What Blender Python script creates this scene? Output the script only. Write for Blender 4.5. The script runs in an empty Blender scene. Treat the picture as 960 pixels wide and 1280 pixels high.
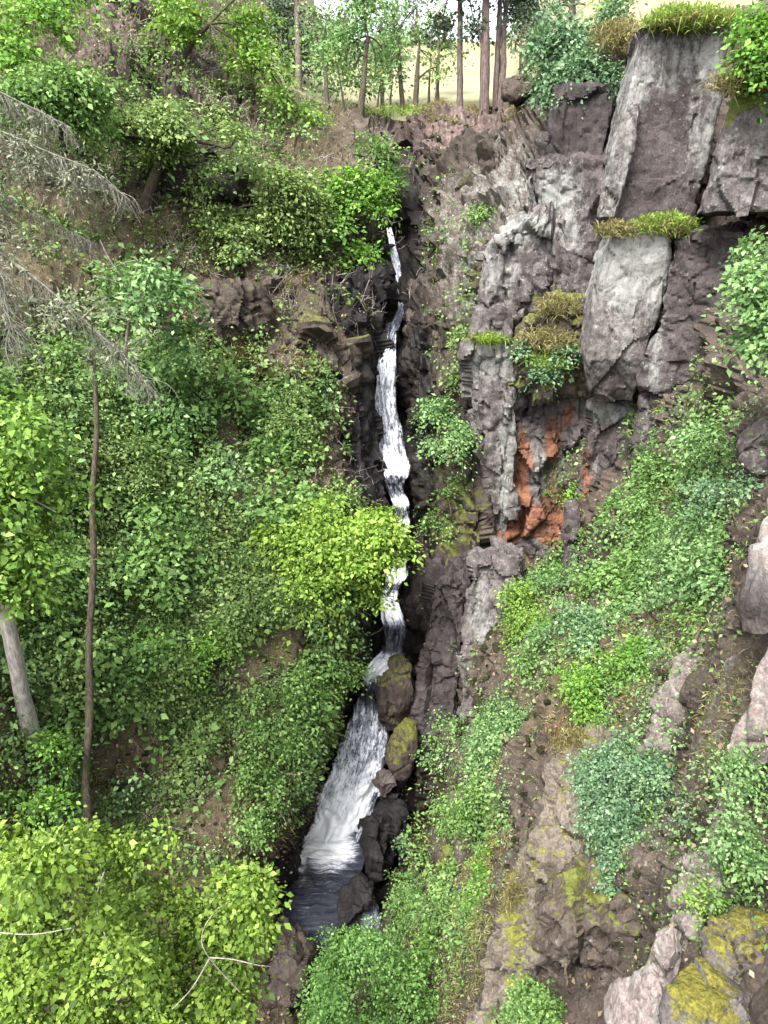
import bpy, math, random
import numpy as np
from mathutils import Vector

random.seed(5)
RNG = np.random.default_rng(11)
scene = bpy.context.scene
COL = scene.collection

# ------------------------------------------------------------------ camera
CAM = np.array([0.0, 0.0, 24.0])
PITCH = math.radians(24.0)
FPX = 931.0
cp, sp = math.cos(PITCH), math.sin(PITCH)
cd = bpy.data.cameras.new("camera")
cam = bpy.data.objects.new("camera", cd)
COL.objects.link(cam)
cam.location = CAM
cam.rotation_euler = (math.radians(90) - PITCH, 0, 0)
cd.sensor_fit = 'VERTICAL'
cd.angle = 2 * math.atan(640.0 / FPX)
cd.clip_start = 0.1
cd.clip_end = 3000
scene.camera = cam


def at(px, py, Y):
    """A spot of the gorge: seen at px, py (photo pixels) and Y metres ahead."""
    px, py, Y = np.broadcast_arrays(np.asarray(px, float), np.asarray(py, float), np.asarray(Y, float))
    a = (px - 480.0) / FPX
    b = (640.0 - py) / FPX
    t = Y / (cp + sp * b)
    return np.stack([a * t, Y, CAM[2] + t * (-sp + cp * b)], -1)


def rng_t(py, Y):
    return Y / (cp + sp * (640.0 - py) / FPX)


# ------------------------------------------------------------------ noise
def _hash(ix, iy, iz, s):
    n = (ix.astype(np.int64) * 73856093) ^ (iy.astype(np.int64) * 19349663) ^ (iz.astype(np.int64) * 83492791) ^ (s * 2654435761)
    n = n & 0xFFFFFFFF
    n = ((n ^ (n >> 16)) * 0x45d9f3b) & 0xFFFFFFFF
    n = ((n ^ (n >> 16)) * 0x45d9f3b) & 0xFFFFFFFF
    n = n ^ (n >> 16)
    return n.astype(np.float64) / 4294967296.0


def vnoise(P, s=0):
    i = np.floor(P).astype(np.int64)
    f = P - i
    f = f * f * (3 - 2 * f)
    r = np.zeros(len(P))
    for dx in (0, 1):
        for dy in (0, 1):
            for dz in (0, 1):
                w = (f[:, 0] if dx else 1 - f[:, 0]) * (f[:, 1] if dy else 1 - f[:, 1]) * (f[:, 2] if dz else 1 - f[:, 2])
                r += w * _hash(i[:, 0] + dx, i[:, 1] + dy, i[:, 2] + dz, s)
    return r * 2 - 1


def fbm(P, oct=4, s=0, gain=0.5):
    r = np.zeros(len(P))
    a = 1.0
    Q = np.array(P, float)
    for o in range(oct):
        r += a * vnoise(Q, s + o * 17)
        Q = Q * 2.03 + 3.1
        a *= gain
    return r


def worley(P, s=0):
    i = np.floor(P).astype(np.int64)
    n = len(P)
    f1 = np.full(n, 9e9)
    f2 = np.full(n, 9e9)
    best = np.zeros((n, 3), np.int64)
    off = np.zeros((n, 3))
    for dx in (-1, 0, 1):
        for dy in (-1, 0, 1):
            for dz in (-1, 0, 1):
                c = i + np.array([dx, dy, dz])
                h = [_hash(c[:, 0], c[:, 1], c[:, 2], s + k) for k in (1, 2, 3)]
                q = c + np.stack(h, -1)
                d = np.linalg.norm(P - q, axis=1)
                m = d < f1
                f2 = np.where(m, f1, np.minimum(f2, d))
                f1 = np.where(m, d, f1)
                best[m] = c[m]
                off[m] = (P - q)[m]
    rnd = [_hash(best[:, 0], best[:, 1], best[:, 2], s + k) for k in (11, 12, 13, 14)]
    return f1, f2, off, rnd


TILT = np.array([[0.97, 0.05, 0.24], [-0.05, 1.0, 0.0], [-0.24, 0.0, 0.97]])


def rock_disp(P, sx=1.0, sz=0.45, seed=3, facet=0.3, crack=0.1, rough=0.12):
    """Jointed rock: tilted facets with cracks between, and rough grain."""
    W = P + 0.25 * np.stack([fbm(P * 0.6, 2, seed + 50 + k) for k in range(3)], -1)
    Q = (W @ TILT.T) * np.array([sx, sx, sz])
    f1, f2, off, r = worley(Q, seed)
    d = facet * (r[0] - 0.5) * 1.3
    d += facet * 1.2 * (off[:, 0] * (r[1] - .5) + off[:, 1] * (r[2] - .5) + off[:, 2] * (r[3] - .5))
    brk = np.clip(.5 + 1.2 * fbm(P * .9, 2, seed + 3), 0, 1)
    d -= crack * brk * np.clip(1 - (f2 - f1) / (0.11 * sx), 0, 1)
    g1, g2, off2, r2 = worley(Q * 2.7 + 5.3, seed + 5)
    d += facet * 0.40 * (r2[0] - 0.5) + facet * .5 * (off2[:, 0] * (r2[1] - .5) + off2[:, 2] * (r2[2] - .5)) - crack * 0.4 * np.clip(1 - (g2 - g1) / (0.25 * sx), 0, 1)
    h1, h2, off3, r3 = worley(P * np.array([3.4, 3.4, 2.0]) + 1.7, seed + 8)
    d += rough * (.55 * (r3[0] - .5) + .9 * (off3[:, 0] * (r3[1] - .5) + off3[:, 2] * (r3[2] - .5)))
    d += rough * (.55 * fbm(P * 1.3, 2, seed + 9, 0.5) + .35 * fbm(P * 5.1, 3, seed + 19, 0.6))
    return d


# ------------------------------------------------------------------ mesh helpers
def mesh_np(name, V, F, mats, attrs=None, smooth=True, uv=None):
    V = np.asarray(V, np.float32)
    F = np.asarray(F, np.int32)
    k = F.shape[1]
    me = bpy.data.meshes.new(name)
    me.vertices.add(len(V))
    me.vertices.foreach_set('co', V.ravel())
    me.loops.add(F.size)
    me.loops.foreach_set('vertex_index', F.ravel())
    me.polygons.add(len(F))
    me.polygons.foreach_set('loop_start', np.arange(0, F.size, k, dtype=np.int32))
    me.polygons.foreach_set('use_smooth', np.full(len(F), smooth))
    for an, arr in (attrs or {}).items():
        a = me.attributes.new(an, 'FLOAT_COLOR', 'POINT')
        c = np.zeros((len(V), 4), np.float32)
        arr = np.asarray(arr, np.float32)
        c[:, :arr.shape[1]] = arr
        a.data.foreach_set('color', c.ravel())
    if uv is not None:
        l = me.uv_layers.new(name='flow')
        l.data.foreach_set('uv', np.asarray(uv, np.float32)[F.ravel()].ravel())
    me.update(calc_edges=True)
    me.validate()
    for m in (mats if isinstance(mats, (list, tuple)) else [mats]):
        me.materials.append(m)
    return me


def link(name, me, parent=None, loc=None):
    o = bpy.data.objects.new(name, me)
    COL.objects.link(o)
    if parent is not None:
        o.parent = parent
    if loc is not None:
        o.location = loc
    return o


def tag(o, label=None, cat=None, group=None, kind=None):
    if label: o['label'] = label
    if cat: o['category'] = cat
    if group: o['group'] = group
    if kind: o['kind'] = kind
    return o


def empty(name, loc):
    o = bpy.data.objects.new(name, None)
    COL.objects.link(o)
    o.location = loc
    o.empty_display_size = 0.3
    return o


def vert_normals(V, F):
    n = np.zeros_like(V)
    a = V[F[:, 2]] - V[F[:, 0]]
    b = V[F[:, 3]] - V[F[:, 1]]
    c = np.cross(a, b)
    for k in range(4):
        np.add.at(n, F[:, k], c)
    return n / (np.linalg.norm(n, axis=1, keepdims=True) + 1e-9)


class Acc:
    def __init__(s):
        s.V, s.F, s.T, s.n = [], [], [], 0

    def add(s, V, F, T=None):
        s.V.append(V); s.F.append(F + s.n); s.n += len(V)
        s.T.append(T if T is not None else np.zeros((len(V), 3)))

    def build(s, name, mat, parent=None, loc=(0, 0, 0), smooth=True):
        V = np.concatenate(s.V) - np.asarray(loc)
        me = mesh_np(name, V, np.concatenate(s.F), mat, {'tint': np.concatenate(s.T)}, smooth)
        return link(name, me, parent, None if parent is not None else loc)


def tube(pts, rad, sides=7, jit=0.12, sub=4):
    pts = np.asarray(pts, float)
    rad = np.asarray(rad, float)
    n = (len(pts) - 1) * sub + 1
    u = np.linspace(0, len(pts) - 1, n)
    i = np.clip(u.astype(int), 0, len(pts) - 2)
    f = (u - i)[:, None]
    g = np.vstack([2 * pts[0] - pts[1], pts, 2 * pts[-1] - pts[-2]])
    p0, p1, p2, p3 = g[i], g[i + 1], g[i + 2], g[i + 3]
    C = 0.5 * (2 * p1 + (p2 - p0) * f + (2 * p0 - 5 * p1 + 4 * p2 - p3) * f ** 2 + (-p0 + 3 * p1 - 3 * p2 + p3) * f ** 3)
    R = rad[i] * (1 - f[:, 0]) + rad[i + 1] * f[:, 0]
    T = np.gradient(C, axis=0)
    T /= np.linalg.norm(T, axis=1, keepdims=True) + 1e-9
    ref = np.array([0.31, 0.9, 0.2])
    A = np.cross(T, ref); A /= np.linalg.norm(A, axis=1, keepdims=True) + 1e-9
    B = np.cross(T, A)
    th = np.linspace(0, 2 * np.pi, sides, endpoint=False)
    RR = R[:, None] * (1 + jit * RNG.uniform(-1, 1, (n, sides)))
    V = C[:, None, :] + RR[..., None] * (np.cos(th)[None, :, None] * A[:, None, :] + np.sin(th)[None, :, None] * B[:, None, :])
    V = V.reshape(-1, 3)
    k = np.arange(n - 1)[:, None] * sides
    j = np.arange(sides)[None, :]
    j2 = (j + 1) % sides
    F = np.stack([k + j, k + j2, k + sides + j2, k + sides + j], -1).reshape(-1, 4)
    return V, F


def unit(v):
    return v / (np.linalg.norm(v, axis=-1, keepdims=True) + 1e-9)


def leaves(C, D, Nn, L, wid=0.32, fold=0.10, T=None):
    """One folded leaf blade per row: base C, tip direction D, normal Nn, length L."""
    D = unit(D)
    S = unit(np.cross(Nn, D))
    Nn = unit(np.cross(D, S))
    L = L[:, None]
    w = wid
    mid = C + 0.45 * L * D
    V = np.stack([C, mid + w * L * S + fold * L * Nn, C + L * D - 0.10 * L * Nn, mid - w * L * S + fold * L * Nn], 1).reshape(-1, 3)
    F = np.arange(len(C) * 4).reshape(-1, 4)
    TT = None if T is None else np.repeat(T, 4, axis=0)
    return V, F, TT


def rand_dir(n):
    v = RNG.normal(size=(n, 3))
    return unit(v)


# ------------------------------------------------------------------ node helpers
def new_mat(name):
    m = bpy.data.materials.new(name)
    m.use_nodes = True
    nt = m.node_tree
    nt.nodes.clear()
    return m, nt


class NT:
    def __init__(s, nt): s.nt = nt

    def n(s, typ, ins=None, **props):
        nd = s.nt.nodes.new(typ)
        for k, v in props.items(): setattr(nd, k, v)
        for k, v in (ins or {}).items():
            sock = nd.inputs[k]
            if hasattr(v, 'node'): s.nt.links.new(v, sock)
            else: sock.default_value = v
        return nd

    def math(s, op, a, b=0.0, clamp=False):
        return s.n('ShaderNodeMath', {0: a, 1: b}, operation=op, use_clamp=clamp).outputs[0]

    def noise(s, vec, scale, detail=5, rough=0.6, dist=0.0):
        return s.n('ShaderNodeTexNoise', {'Vector': vec, 'Scale': scale, 'Detail': detail, 'Roughness': rough, 'Distortion': dist}).outputs[0]

    def mapping(s, vec, sc, rot=(0, 0, 0)):
        return s.n('ShaderNodeMapping', {'Vector': vec, 'Scale': sc, 'Rotation': rot}).outputs[0]

    def mix(s, f, a, b, blend='MIX'):
        nd = s.nt.nodes.new('ShaderNodeMix')
        nd.data_type = 'RGBA'; nd.blend_type = blend; nd.clamp_factor = True
        for idx, v in ((0, f), (6, a), (7, b)):
            if hasattr(v, 'node'): s.nt.links.new(v, nd.inputs[idx])
            else: nd.inputs[idx].default_value = v if idx == 0 else (*v, 1.0)
        return nd.outputs[2]

    def ramp(s, f, stops):
        nd = s.nt.nodes.new('ShaderNodeValToRGB')
        e = nd.color_ramp.elements
        while len(e) < len(stops): e.new(0.5)
        for el, (p, c) in zip(e, stops):
            el.position = p; el.color = (*c, 1.0)
        s.nt.links.new(f, nd.inputs[0])
        return nd.outputs[0]

    def step(s, v, lo, hi):
        nd = s.n('ShaderNodeMapRange', {'Value': v, 'From Min': lo, 'From Max': hi}, clamp=True, interpolation_type='SMOOTHSTEP')
        return nd.outputs[0]


def rock_material(name, ramp, lichen_col=(.30, .30, .285), moss_col=((.05, .07, .015), (.15, .15, .03)), up_moss=0.35, soil=False, bump=0.6):
    m, nt = new_mat(name)
    g = NT(nt)
    P = g.n('ShaderNodeTexCoord').outputs['Object']
    a1 = g.n('ShaderNodeAttribute', attribute_name='mask')
    sep = g.n('ShaderNodeSeparateColor', {0: a1.outputs['Color']})
    li, mo, orr = sep.outputs[0], sep.outputs[1], sep.outputs[2]
    wet = a1.outputs['Alpha']  # wet rock near water; elsewhere plain darkening and shade painted into recesses
    nA = g.noise(P, 0.8, 9, 0.68, 0.6)
    nB = g.noise(P, 4.5, 8, 0.7)
    nC = g.noise(P, 19.0, 5, 0.7)
    st = g.noise(g.mapping(P, (3.2, 3.2, 0.32), (0, 0.22, 0)), 1.5, 7, 0.7, 0.4)
    col = g.ramp(g.math('ADD', g.math('MULTIPLY', nA, 0.6), g.math('MULTIPLY', nB, 0.4)), ramp)
    col = g.mix(g.step(nC, .36, .66), g.mix(1.0, col, (.62, .62, .62), 'MULTIPLY'), g.mix(1.0, col, (1.18, 1.18, 1.18), 'MULTIPLY'))
    stn = g.step(st, .56, .72)
    col = g.mix(g.math('MULTIPLY', stn, .75), col, g.mix(1.0, col, (.42, .38, .4), 'MULTIPLY'))
    if soil:
        a2 = g.n('ShaderNodeAttribute', attribute_name='mask2')
        s2 = g.n('ShaderNodeSeparateColor', {0: a2.outputs['Color']})
        so, gr, _ = s2.outputs[0], s2.outputs[1], s2.outputs[2]
        sc = g.ramp(g.math('ADD', g.math('MULTIPLY', nB, .5), g.math('MULTIPLY', nC, .5)),
                    [(.30, (.022, .018, .010)), (.46, (.060, .047, .028)), (.6, (.115, .092, .058)), (.75, (.19, .16, .11))])
        col = g.mix(g.step(g.math('ADD', so, g.math('MULTIPLY', nB, .7)), .55, 1.0), col, sc)
        rim = g.ramp(nB, [(.3, (.028, .019, .017)), (.48, (.09, .062, .055)), (.7, (.19, .14, .125))])
        col = g.mix(g.step(g.math('ADD', s2.outputs[2], g.math('MULTIPLY', nA, .6)), .6, 1.0), col, rim)
        gc = g.ramp(nC, [(.3, (.018, .03, .008)), (.5, (.045, .075, .018)), (.72, (.10, .14, .035))])
        col = g.mix(g.step(g.math('ADD', gr, g.math('MULTIPLY', nB, .9)), .85, 1.25), col, gc)
    # pale crust lichen, streaked and blotchy
    nD = g.noise(P, 11.0, 7, .75, .4)
    ln = g.math('ADD', g.math('ADD', g.math('MULTIPLY', st, .4), g.math('MULTIPLY', nB, .3)), g.math('MULTIPLY', nD, .3))
    lf = g.step(g.math('ADD', ln, g.math('MULTIPLY', li, .20)), .56, .74)
    lc = g.mix(nC, lichen_col, (lichen_col[0] * .62, lichen_col[1] * .66, lichen_col[2] * .62))
    col = g.mix(g.math('MULTIPLY', lf, .8), col, lc)
    sp_ = g.math('MULTIPLY', g.step(g.noise(P, 9.0, 3, .5), .66, .72), g.step(li, .02, .2))
    col = g.mix(g.math('MULTIPLY', sp_, .55), col, lichen_col)
    of = g.step(g.math('ADD', g.math('ADD', g.math('MULTIPLY', nB, .25), g.math('ADD', g.math('MULTIPLY', st, .5), g.math('MULTIPLY', nD, .25))), g.math('MULTIPLY', orr, .42)), .70, .90)
    oc = g.mix(g.step(nD, .3, .7), (.085, .04, .025), (.30, .105, .035))
    col = g.mix(g.math('MULTIPLY', of, g.math('ADD', .45, g.math('MULTIPLY', nC, .6))), col, oc)
    nz = g.n('ShaderNodeSeparateXYZ', {0: g.n('ShaderNodeNewGeometry').outputs['Normal']}).outputs[2]
    mf = g.math('ADD', g.math('MULTIPLY', nz, up_moss), g.math('ADD', g.math('MULTIPLY', nB, .8), g.math('MULTIPLY', mo, .6)))
    mcol = g.mix(g.step(nC, .3, .7), moss_col[0], moss_col[1])
    mstep = g.step(mf, .74, .90)
    col = g.mix(mstep, col, mcol)
    wet_shade = g.math('MULTIPLY', wet, 1.0, True)
    col = g.mix(wet_shade, col, g.mix(1.0, col, (.12, .115, .125), 'MULTIPLY'))
    ro = g.math('SUBTRACT', .9, g.math('MULTIPLY', wet_shade, .35))
    vo = g.n('ShaderNodeTexVoronoi', {'Vector': g.mapping(P, (1.3, 1.3, .6), (0, .22, 0)), 'Scale': 1.6}, feature='DISTANCE_TO_EDGE').outputs[0]
    h = g.math('ADD', g.math('ADD', g.math('MULTIPLY', nB, .55), g.math('MULTIPLY', nC, .25)),
               g.math('ADD', g.math('MULTIPLY', g.step(vo, 0, .06), .08), g.math('MULTIPLY', mstep, g.math('MULTIPLY', g.noise(P, 40, 2), .3))))
    bp = g.n('ShaderNodeBump', {'Height': h, 'Strength': bump, 'Distance': .18})
    b = g.n('ShaderNodeBsdfPrincipled', {'Base Color': col, 'Roughness': ro, 'Normal': bp.outputs[0]})
    b.inputs['Specular IOR Level'].default_value = .25
    o = g.n('ShaderNodeOutputMaterial', {0: b.outputs[0]})
    return m


def leaf_material(name, a, b, dark, trans=0.35, gloss=0.6):
    m, nt = new_mat(name)
    g = NT(nt)
    at_ = g.n('ShaderNodeAttribute', attribute_name='tint')
    s = g.n('ShaderNodeSeparateColor', {0: at_.outputs['Color']})
    col = g.mix(s.outputs[1], a, b)
    col = g.mix(g.step(s.outputs[0], .55, 0.0), col, dark)
    col = g.mix(g.step(s.outputs[2], .80, 1.0), col, tuple(min(.6, x * 1.3 + .03) for x in b))
    p = g.n('ShaderNodeBsdfPrincipled', {'Base Color': col, 'Roughness': gloss})
    p.inputs['Specular IOR Level'].default_value = .28
    tcol = g.mix(1.0, col, (1.1, 1.15, .75), 'MULTIPLY')
    t = g.n('ShaderNodeBsdfTranslucent', {'Color': tcol})
    mx = g.n('ShaderNodeMixShader', {0: trans, 1: p.outputs[0], 2: t.outputs[0]})
    g.n('ShaderNodeOutputMaterial', {0: mx.outputs[0]})
    return m


def bark_material(name, a, b, moss=0.0):
    m, nt = new_mat(name)
    g = NT(nt)
    P = g.n('ShaderNodeTexCoord').outputs['Object']
    n1 = g.noise(g.mapping(P, (9, 9, 1.6)), 1.6, 7, .7)
    n2 = g.noise(P, 3.0, 5, .6)
    col = g.mix(g.step(n1, .32, .68), a, b)
    if moss:
        col = g.mix(g.math('MULTIPLY', g.step(n2, .48, .62), moss), col, (.07, .09, .025))
    bp = g.n('ShaderNodeBump', {'Height': n1, 'Strength': 1.0, 'Distance': .07})
    p = g.n('ShaderNodeBsdfPrincipled', {'Base Color': col, 'Roughness': .9, 'Normal': bp.outputs[0]})
    p.inputs['Specular IOR Level'].default_value = .15
    g.n('ShaderNodeOutputMaterial', {0: p.outputs[0]})
    return m


PURPLE = [(.30, (.018, .0145, .015)), (.43, (.046, .037, .037)), (.55, (.078, .064, .063)), (.72, (.155, .132, .128))]
GREY = [(.30, (.030, .024, .024)), (.43, (.072, .060, .059)), (.55, (.125, .108, .104)), (.72, (.23, .21, .20))]
BROWN = [(.28, (.022, .016, .013)), (.42, (.055, .041, .033)), (.56, (.095, .074, .060)), (.72, (.17, .14, .115))]
PINK = [(.28, (.07, .055, .052)), (.42, (.15, .12, .112)), (.55, (.24, .20, .185)), (.72, (.36, .32, .30))]
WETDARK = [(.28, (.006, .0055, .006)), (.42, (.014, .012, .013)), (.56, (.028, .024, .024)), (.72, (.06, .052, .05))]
TAN = [(.28, (.040, .031, .024)), (.42, (.095, .078, .061)), (.55, (.155, .130, .105)), (.72, (.25, .22, .18))]
M = {}
M['terrain'] = rock_material('gorge_rock_and_soil', BROWN, up_moss=.22, soil=True, moss_col=((.04, .055, .014), (.11, .12, .03)), bump=.8)
M['purple'] = rock_material('purple_grey_rock', PURPLE, up_moss=.2)
M['grey'] = rock_material('lichened_grey_rock', GREY, up_moss=.22)
M['brown'] = rock_material('brown_rock', BROWN, up_moss=.3)
M['pink'] = rock_material('pinkish_slab_rock', PINK, up_moss=.15)
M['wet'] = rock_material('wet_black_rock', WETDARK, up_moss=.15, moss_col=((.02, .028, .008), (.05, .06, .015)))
M['tan'] = rock_material('weathered_tan_rock', TAN, up_moss=.3, moss_col=((.07, .075, .014), (.19, .19, .035)))
M['mossy'] = rock_material('yellow_mossy_rock', GREY, up_moss=.4, moss_col=((.045, .045, .012), (.175, .158, .026)))
M['greenmoss'] = rock_material('green_mossy_rock', BROWN, up_moss=.4, moss_col=((.05, .055, .01), (.15, .15, .028)))
M['lf_yellow'] = leaf_material('yellow_green_leaves', (.105, .215, .03), (.22, .345, .06), (.045, .10, .015))
M['lf_lime'] = leaf_material('lime_green_leaves', (.10, .19, .022), (.245, .35, .055), (.04, .08, .012), trans=.45)
M['lf_fresh'] = leaf_material('fresh_light_green_leaves', (.15, .27, .035), (.30, .43, .075), (.07, .13, .018), trans=.4)
M['lf_mint'] = leaf_material('soft_fresh_green_leaves', (.12, .26, .06), (.23, .40, .11), (.055, .13, .03), trans=.4)
M['lf_bright'] = leaf_material('bright_green_leaves', (.09, .22, .03), (.19, .34, .05), (.042, .10, .016))
M['lf_mid'] = leaf_material('mid_green_leaves', (.088, .18, .042), (.18, .295, .08), (.042, .09, .02))
M['lf_olive'] = leaf_material('olive_green_leaves', (.12, .195, .055), (.24, .325, .10), (.05, .085, .025))
M['lf_pale'] = leaf_material('pale_green_leaves', (.11, .22, .07), (.22, .34, .13), (.05, .11, .035))
M['lf_blue'] = leaf_material('blue_green_leaves', (.085, .175, .085), (.19, .29, .16), (.04, .09, .04))
M['lf_grey'] = leaf_material('grey_green_needles', (.11, .13, .075), (.20, .21, .14), (.06, .07, .04), trans=.2)
M['lf_under'] = leaf_material('undergrowth_leaves', (.072, .135, .032), (.20, .285, .088), (.038, .07, .018))
M['lf_pine'] = leaf_material('pine_needles', (.045, .075, .04), (.085, .12, .065), (.02, .035, .02), trans=.15)
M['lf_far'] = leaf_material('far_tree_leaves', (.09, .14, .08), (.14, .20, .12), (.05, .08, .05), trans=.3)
M['grass'] = leaf_material('ledge_grass', (.15, .25, .03), (.27, .38, .06), (.09, .13, .03))
M['drygrass'] = leaf_material('dry_grass', (.16, .15, .05), (.28, .24, .11), (.08, .065, .03))
M['bark_dark'] = bark_material('dark_bark', (.03, .022, .018), (.10, .08, .065), .5)
M['bark_brown'] = bark_material('brown_bark', (.045, .035, .026), (.145, .115, .09), .5)
M['bark_pale'] = bark_material('pale_bark', (.27, .235, .21), (.58, .53, .49), .2)
M['bark_grey'] = bark_material('grey_dead_wood', (.16, .13, .115), (.38, .33, .30))
M['dead_twigs'] = bark_material('grey_green_dead_twigs', (.12, .115, .09), (.29, .285, .24))
M['bark_pine'] = bark_material('pine_bark', (.06, .045, .04), (.17, .13, .115))

# ------------------------------------------------------------------ terrain
ROWS = {
    1650: [(-400, 5.0), (0, 6.8), (250, 7.8), (400, 8.2), (520, 8.0), (700, 5.4), (960, 3.2), (1360, 2.1)],
    1300: [(-400, 7.6), (0, 10.7), (250, 12.2), (340, 13.2), (400, 13.7), (470, 13.5), (520, 11.8), (600, 10), (700, 8), (800, 6.4), (900, 5.4), (960, 4.9), (1360, 3.0)],
    1170: [(-400, 7.9), (0, 11.4), (110, 12.6), (250, 13.8), (330, 15.3), (365, 17.0), (420, 17.0), (465, 16.9), (495, 15.4), (540, 13.6), (600, 12.0), (640, 10.7), (700, 11.2), (740, 11.2), (780, 9.6), (820, 7.4), (900, 6.6), (960, 6.0), (1360, 3.6)],
    1050: [(-400, 8.6), (0, 12.7), (110, 14.7), (250, 15.4), (335, 16.4), (362, 17.6), (385, 21), (430, 21.2), (480, 22.5), (508, 22.4), (524, 18.4), (560, 16), (600, 15), (660, 12.6), (700, 12), (740, 12), (800, 10.4), (850, 9.2), (880, 8.0), (960, 7.0), (1360, 3.8)],
    960: [(-400, 9.0), (0, 13.6), (110, 15.8), (250, 17.2), (355, 18.2), (384, 19.3), (404, 22.6), (440, 22.9), (510, 25), (522, 24), (536, 20.2), (560, 18), (620, 15.8), (690, 13.4), (740, 13.2), (800, 11.8), (880, 9.4), (910, 8.2), (960, 7.5), (1360, 4.0)],
    890: [(-400, 9.5), (0, 14.2), (40, 14.8), (110, 16.6), (250, 18.4), (370, 19.0), (408, 20.2), (426, 23.4), (450, 23.8), (512, 24.8), (526, 23.6), (545, 21.8), (575, 20.6), (620, 17.3), (700, 14.7), (760, 13.6), (850, 11.4), (900, 9.6), (960, 8.2), (1360, 4.2)],
    780: [(-400, 9.9), (0, 15.7), (110, 18), (250, 19.8), (420, 21.2), (452, 22.2), (470, 25.2), (492, 25.6), (514, 25.4), (530, 23.2), (560, 23), (600, 22.6), (640, 21), (700, 17.6), (800, 14.6), (900, 11), (960, 9), (1360, 4.0)],
    712: [(-400, 10.5), (0, 16.8), (110, 19.3), (250, 21.1), (420, 22.6), (458, 23.7), (476, 26.8), (497, 27.2), (517, 27), (534, 25), (575, 26), (610, 27.2), (650, 27.2), (690, 26.2), (715, 24.4), (780, 18.8), (860, 14.4), (930, 10.9), (960, 9.8), (1360, 4.2)],
    640: [(-400, 11), (0, 18), (110, 20.7), (250, 22.3), (420, 24), (464, 25.2), (481, 28.6), (502, 29), (520, 28.8), (538, 26.8), (560, 26.8), (600, 27.2), (650, 27.2), (720, 24.6), (780, 21.6), (860, 16.6), (930, 12.3), (960, 10.8), (1360, 4.5)],
    520: [(-400, 12.2), (0, 20), (110, 23), (250, 24.6), (400, 26.2), (440, 27), (460, 30.6), (485, 31.2), (508, 30.8), (526, 28), (560, 27.6), (610, 27.6), (650, 27.5), (740, 26), (800, 24), (880, 18.5), (950, 14.3), (1360, 6)],
    400: [(-400, 14.6), (0, 23), (110, 25.5), (250, 27.3), (350, 28.2), (420, 28.6), (450, 29.2), (468, 32.4), (490, 33), (503, 32.6), (518, 29.4), (540, 29.2), (590, 29), (650, 28.6), (740, 26.6), (850, 24.6), (900, 21), (960, 17.5), (1360, 8)],
    300: [(-400, 16.5), (0, 26), (110, 28), (250, 30), (350, 31.5), (420, 32.6), (468, 33.4), (482, 37), (497, 37.8), (514, 37.6), (530, 34.2), (560, 32.6), (600, 31), (680, 29.4), (760, 26.8), (850, 25.8), (960, 22), (1360, 10)],
    200: [(-400, 18.5), (0, 29), (110, 31), (250, 33), (350, 34.5), (420, 36), (474, 37.6), (492, 41.4), (514, 41.6), (534, 38.8), (560, 37.6), (620, 35), (700, 31.4), (760, 28.6), (850, 27.5), (960, 24.5), (1360, 12)],
    142: [(-400, 20.5), (0, 31), (110, 33), (250, 35.5), (350, 38), (400, 41.5), (450, 43), (540, 43.2), (600, 42.6), (650, 40), (700, 33.5), (760, 29.8), (850, 28.4), (960, 25.5), (1360, 13)],
    80: [(-400, 22.5), (0, 33), (110, 35), (250, 39), (350, 48), (400, 66), (430, 75), (600, 75), (640, 72), (680, 45), (740, 35), (800, 31), (880, 29), (960, 27), (1360, 14)],
    30: [(-400, 24), (0, 35), (110, 38), (250, 44), (350, 60), (400, 100), (430, 120), (600, 125), (640, 120), (690, 60), (740, 42), (810, 34), (960, 30), (1360, 15.5)],
    -80: [(-400, 28), (0, 40), (110, 44), (250, 55), (350, 90), (430, 160), (600, 165), (700, 110), (800, 60), (960, 50), (1360, 22)],
}
CP = np.array([(x, y, math.log(v)) for y, r in ROWS.items() for x, v in r], float)


def _k(A, B):
    d = A[:, None, :] - B[None, :, :]
    return np.sqrt((d ** 2).sum(-1) + 25.0)


_S = np.array([1.0, 1.0])
_X = CP[:, :2] * _S
_n = len(_X)
_A = np.zeros((_n + 3, _n + 3))
_A[:_n, :_n] = _k(_X, _X) + np.eye(_n) * 3.0 * 0
_A[:_n, _n] = 1; _A[:_n, _n + 1:] = _X / 500; _A[_n, :_n] = 1; _A[_n + 1:, :_n] = (_X / 500).T
_w = np.linalg.solve(_A, np.concatenate([CP[:, 2], np.zeros(3)]))


def depth(px, py):
    q = np.stack([np.ravel(px), np.ravel(py)], -1).astype(float)
    out = np.empty(len(q))
    for s in range(0, len(q), 40000):
        c = q[s:s + 40000]
        out[s:s + 40000] = _k(c, _X) @ _w[:_n] + _w[_n] + (c / 500) @ _w[_n + 1:]
    return np.exp(out).reshape(np.shape(px))


NX, NY = 640, 500
gx = np.concatenate([np.linspace(-1100, -160, 70, endpoint=False), np.linspace(-160, 1120, 470, endpoint=False), np.linspace(1120, 2600, 100)])
gy = np.linspace(-80, 1650, NY)
GX, GY = np.meshgrid(gx, gy)
GD = depth(np.clip(GX, -400, 1360), GY)
TP = at(GX, GY, GD).reshape(-1, 3)
far = TP[:, 1] > 46
crest = CAM[2] + 8.0 + (TP[:, 1] - 70) * 0.115
cap = np.where(TP[:, 1] > 104, CAM[2] + 12.0 - (TP[:, 1] - 104) * .02, 1e9)
mid_field = (GX.ravel() > 330) & (GX.ravel() < 720) & (TP[:, 1] > 60)
TP[:, 2] = np.where(mid_field, np.minimum(TP[:, 2], cap), TP[:, 2])
ii = np.arange((NY - 1) * NX).reshape(NY - 1, NX)[:, :-1].ravel()
TF = np.stack([ii, ii + NX, ii + NX + 1, ii + 1], -1)
TN = vert_normals(TP, TF)
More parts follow.
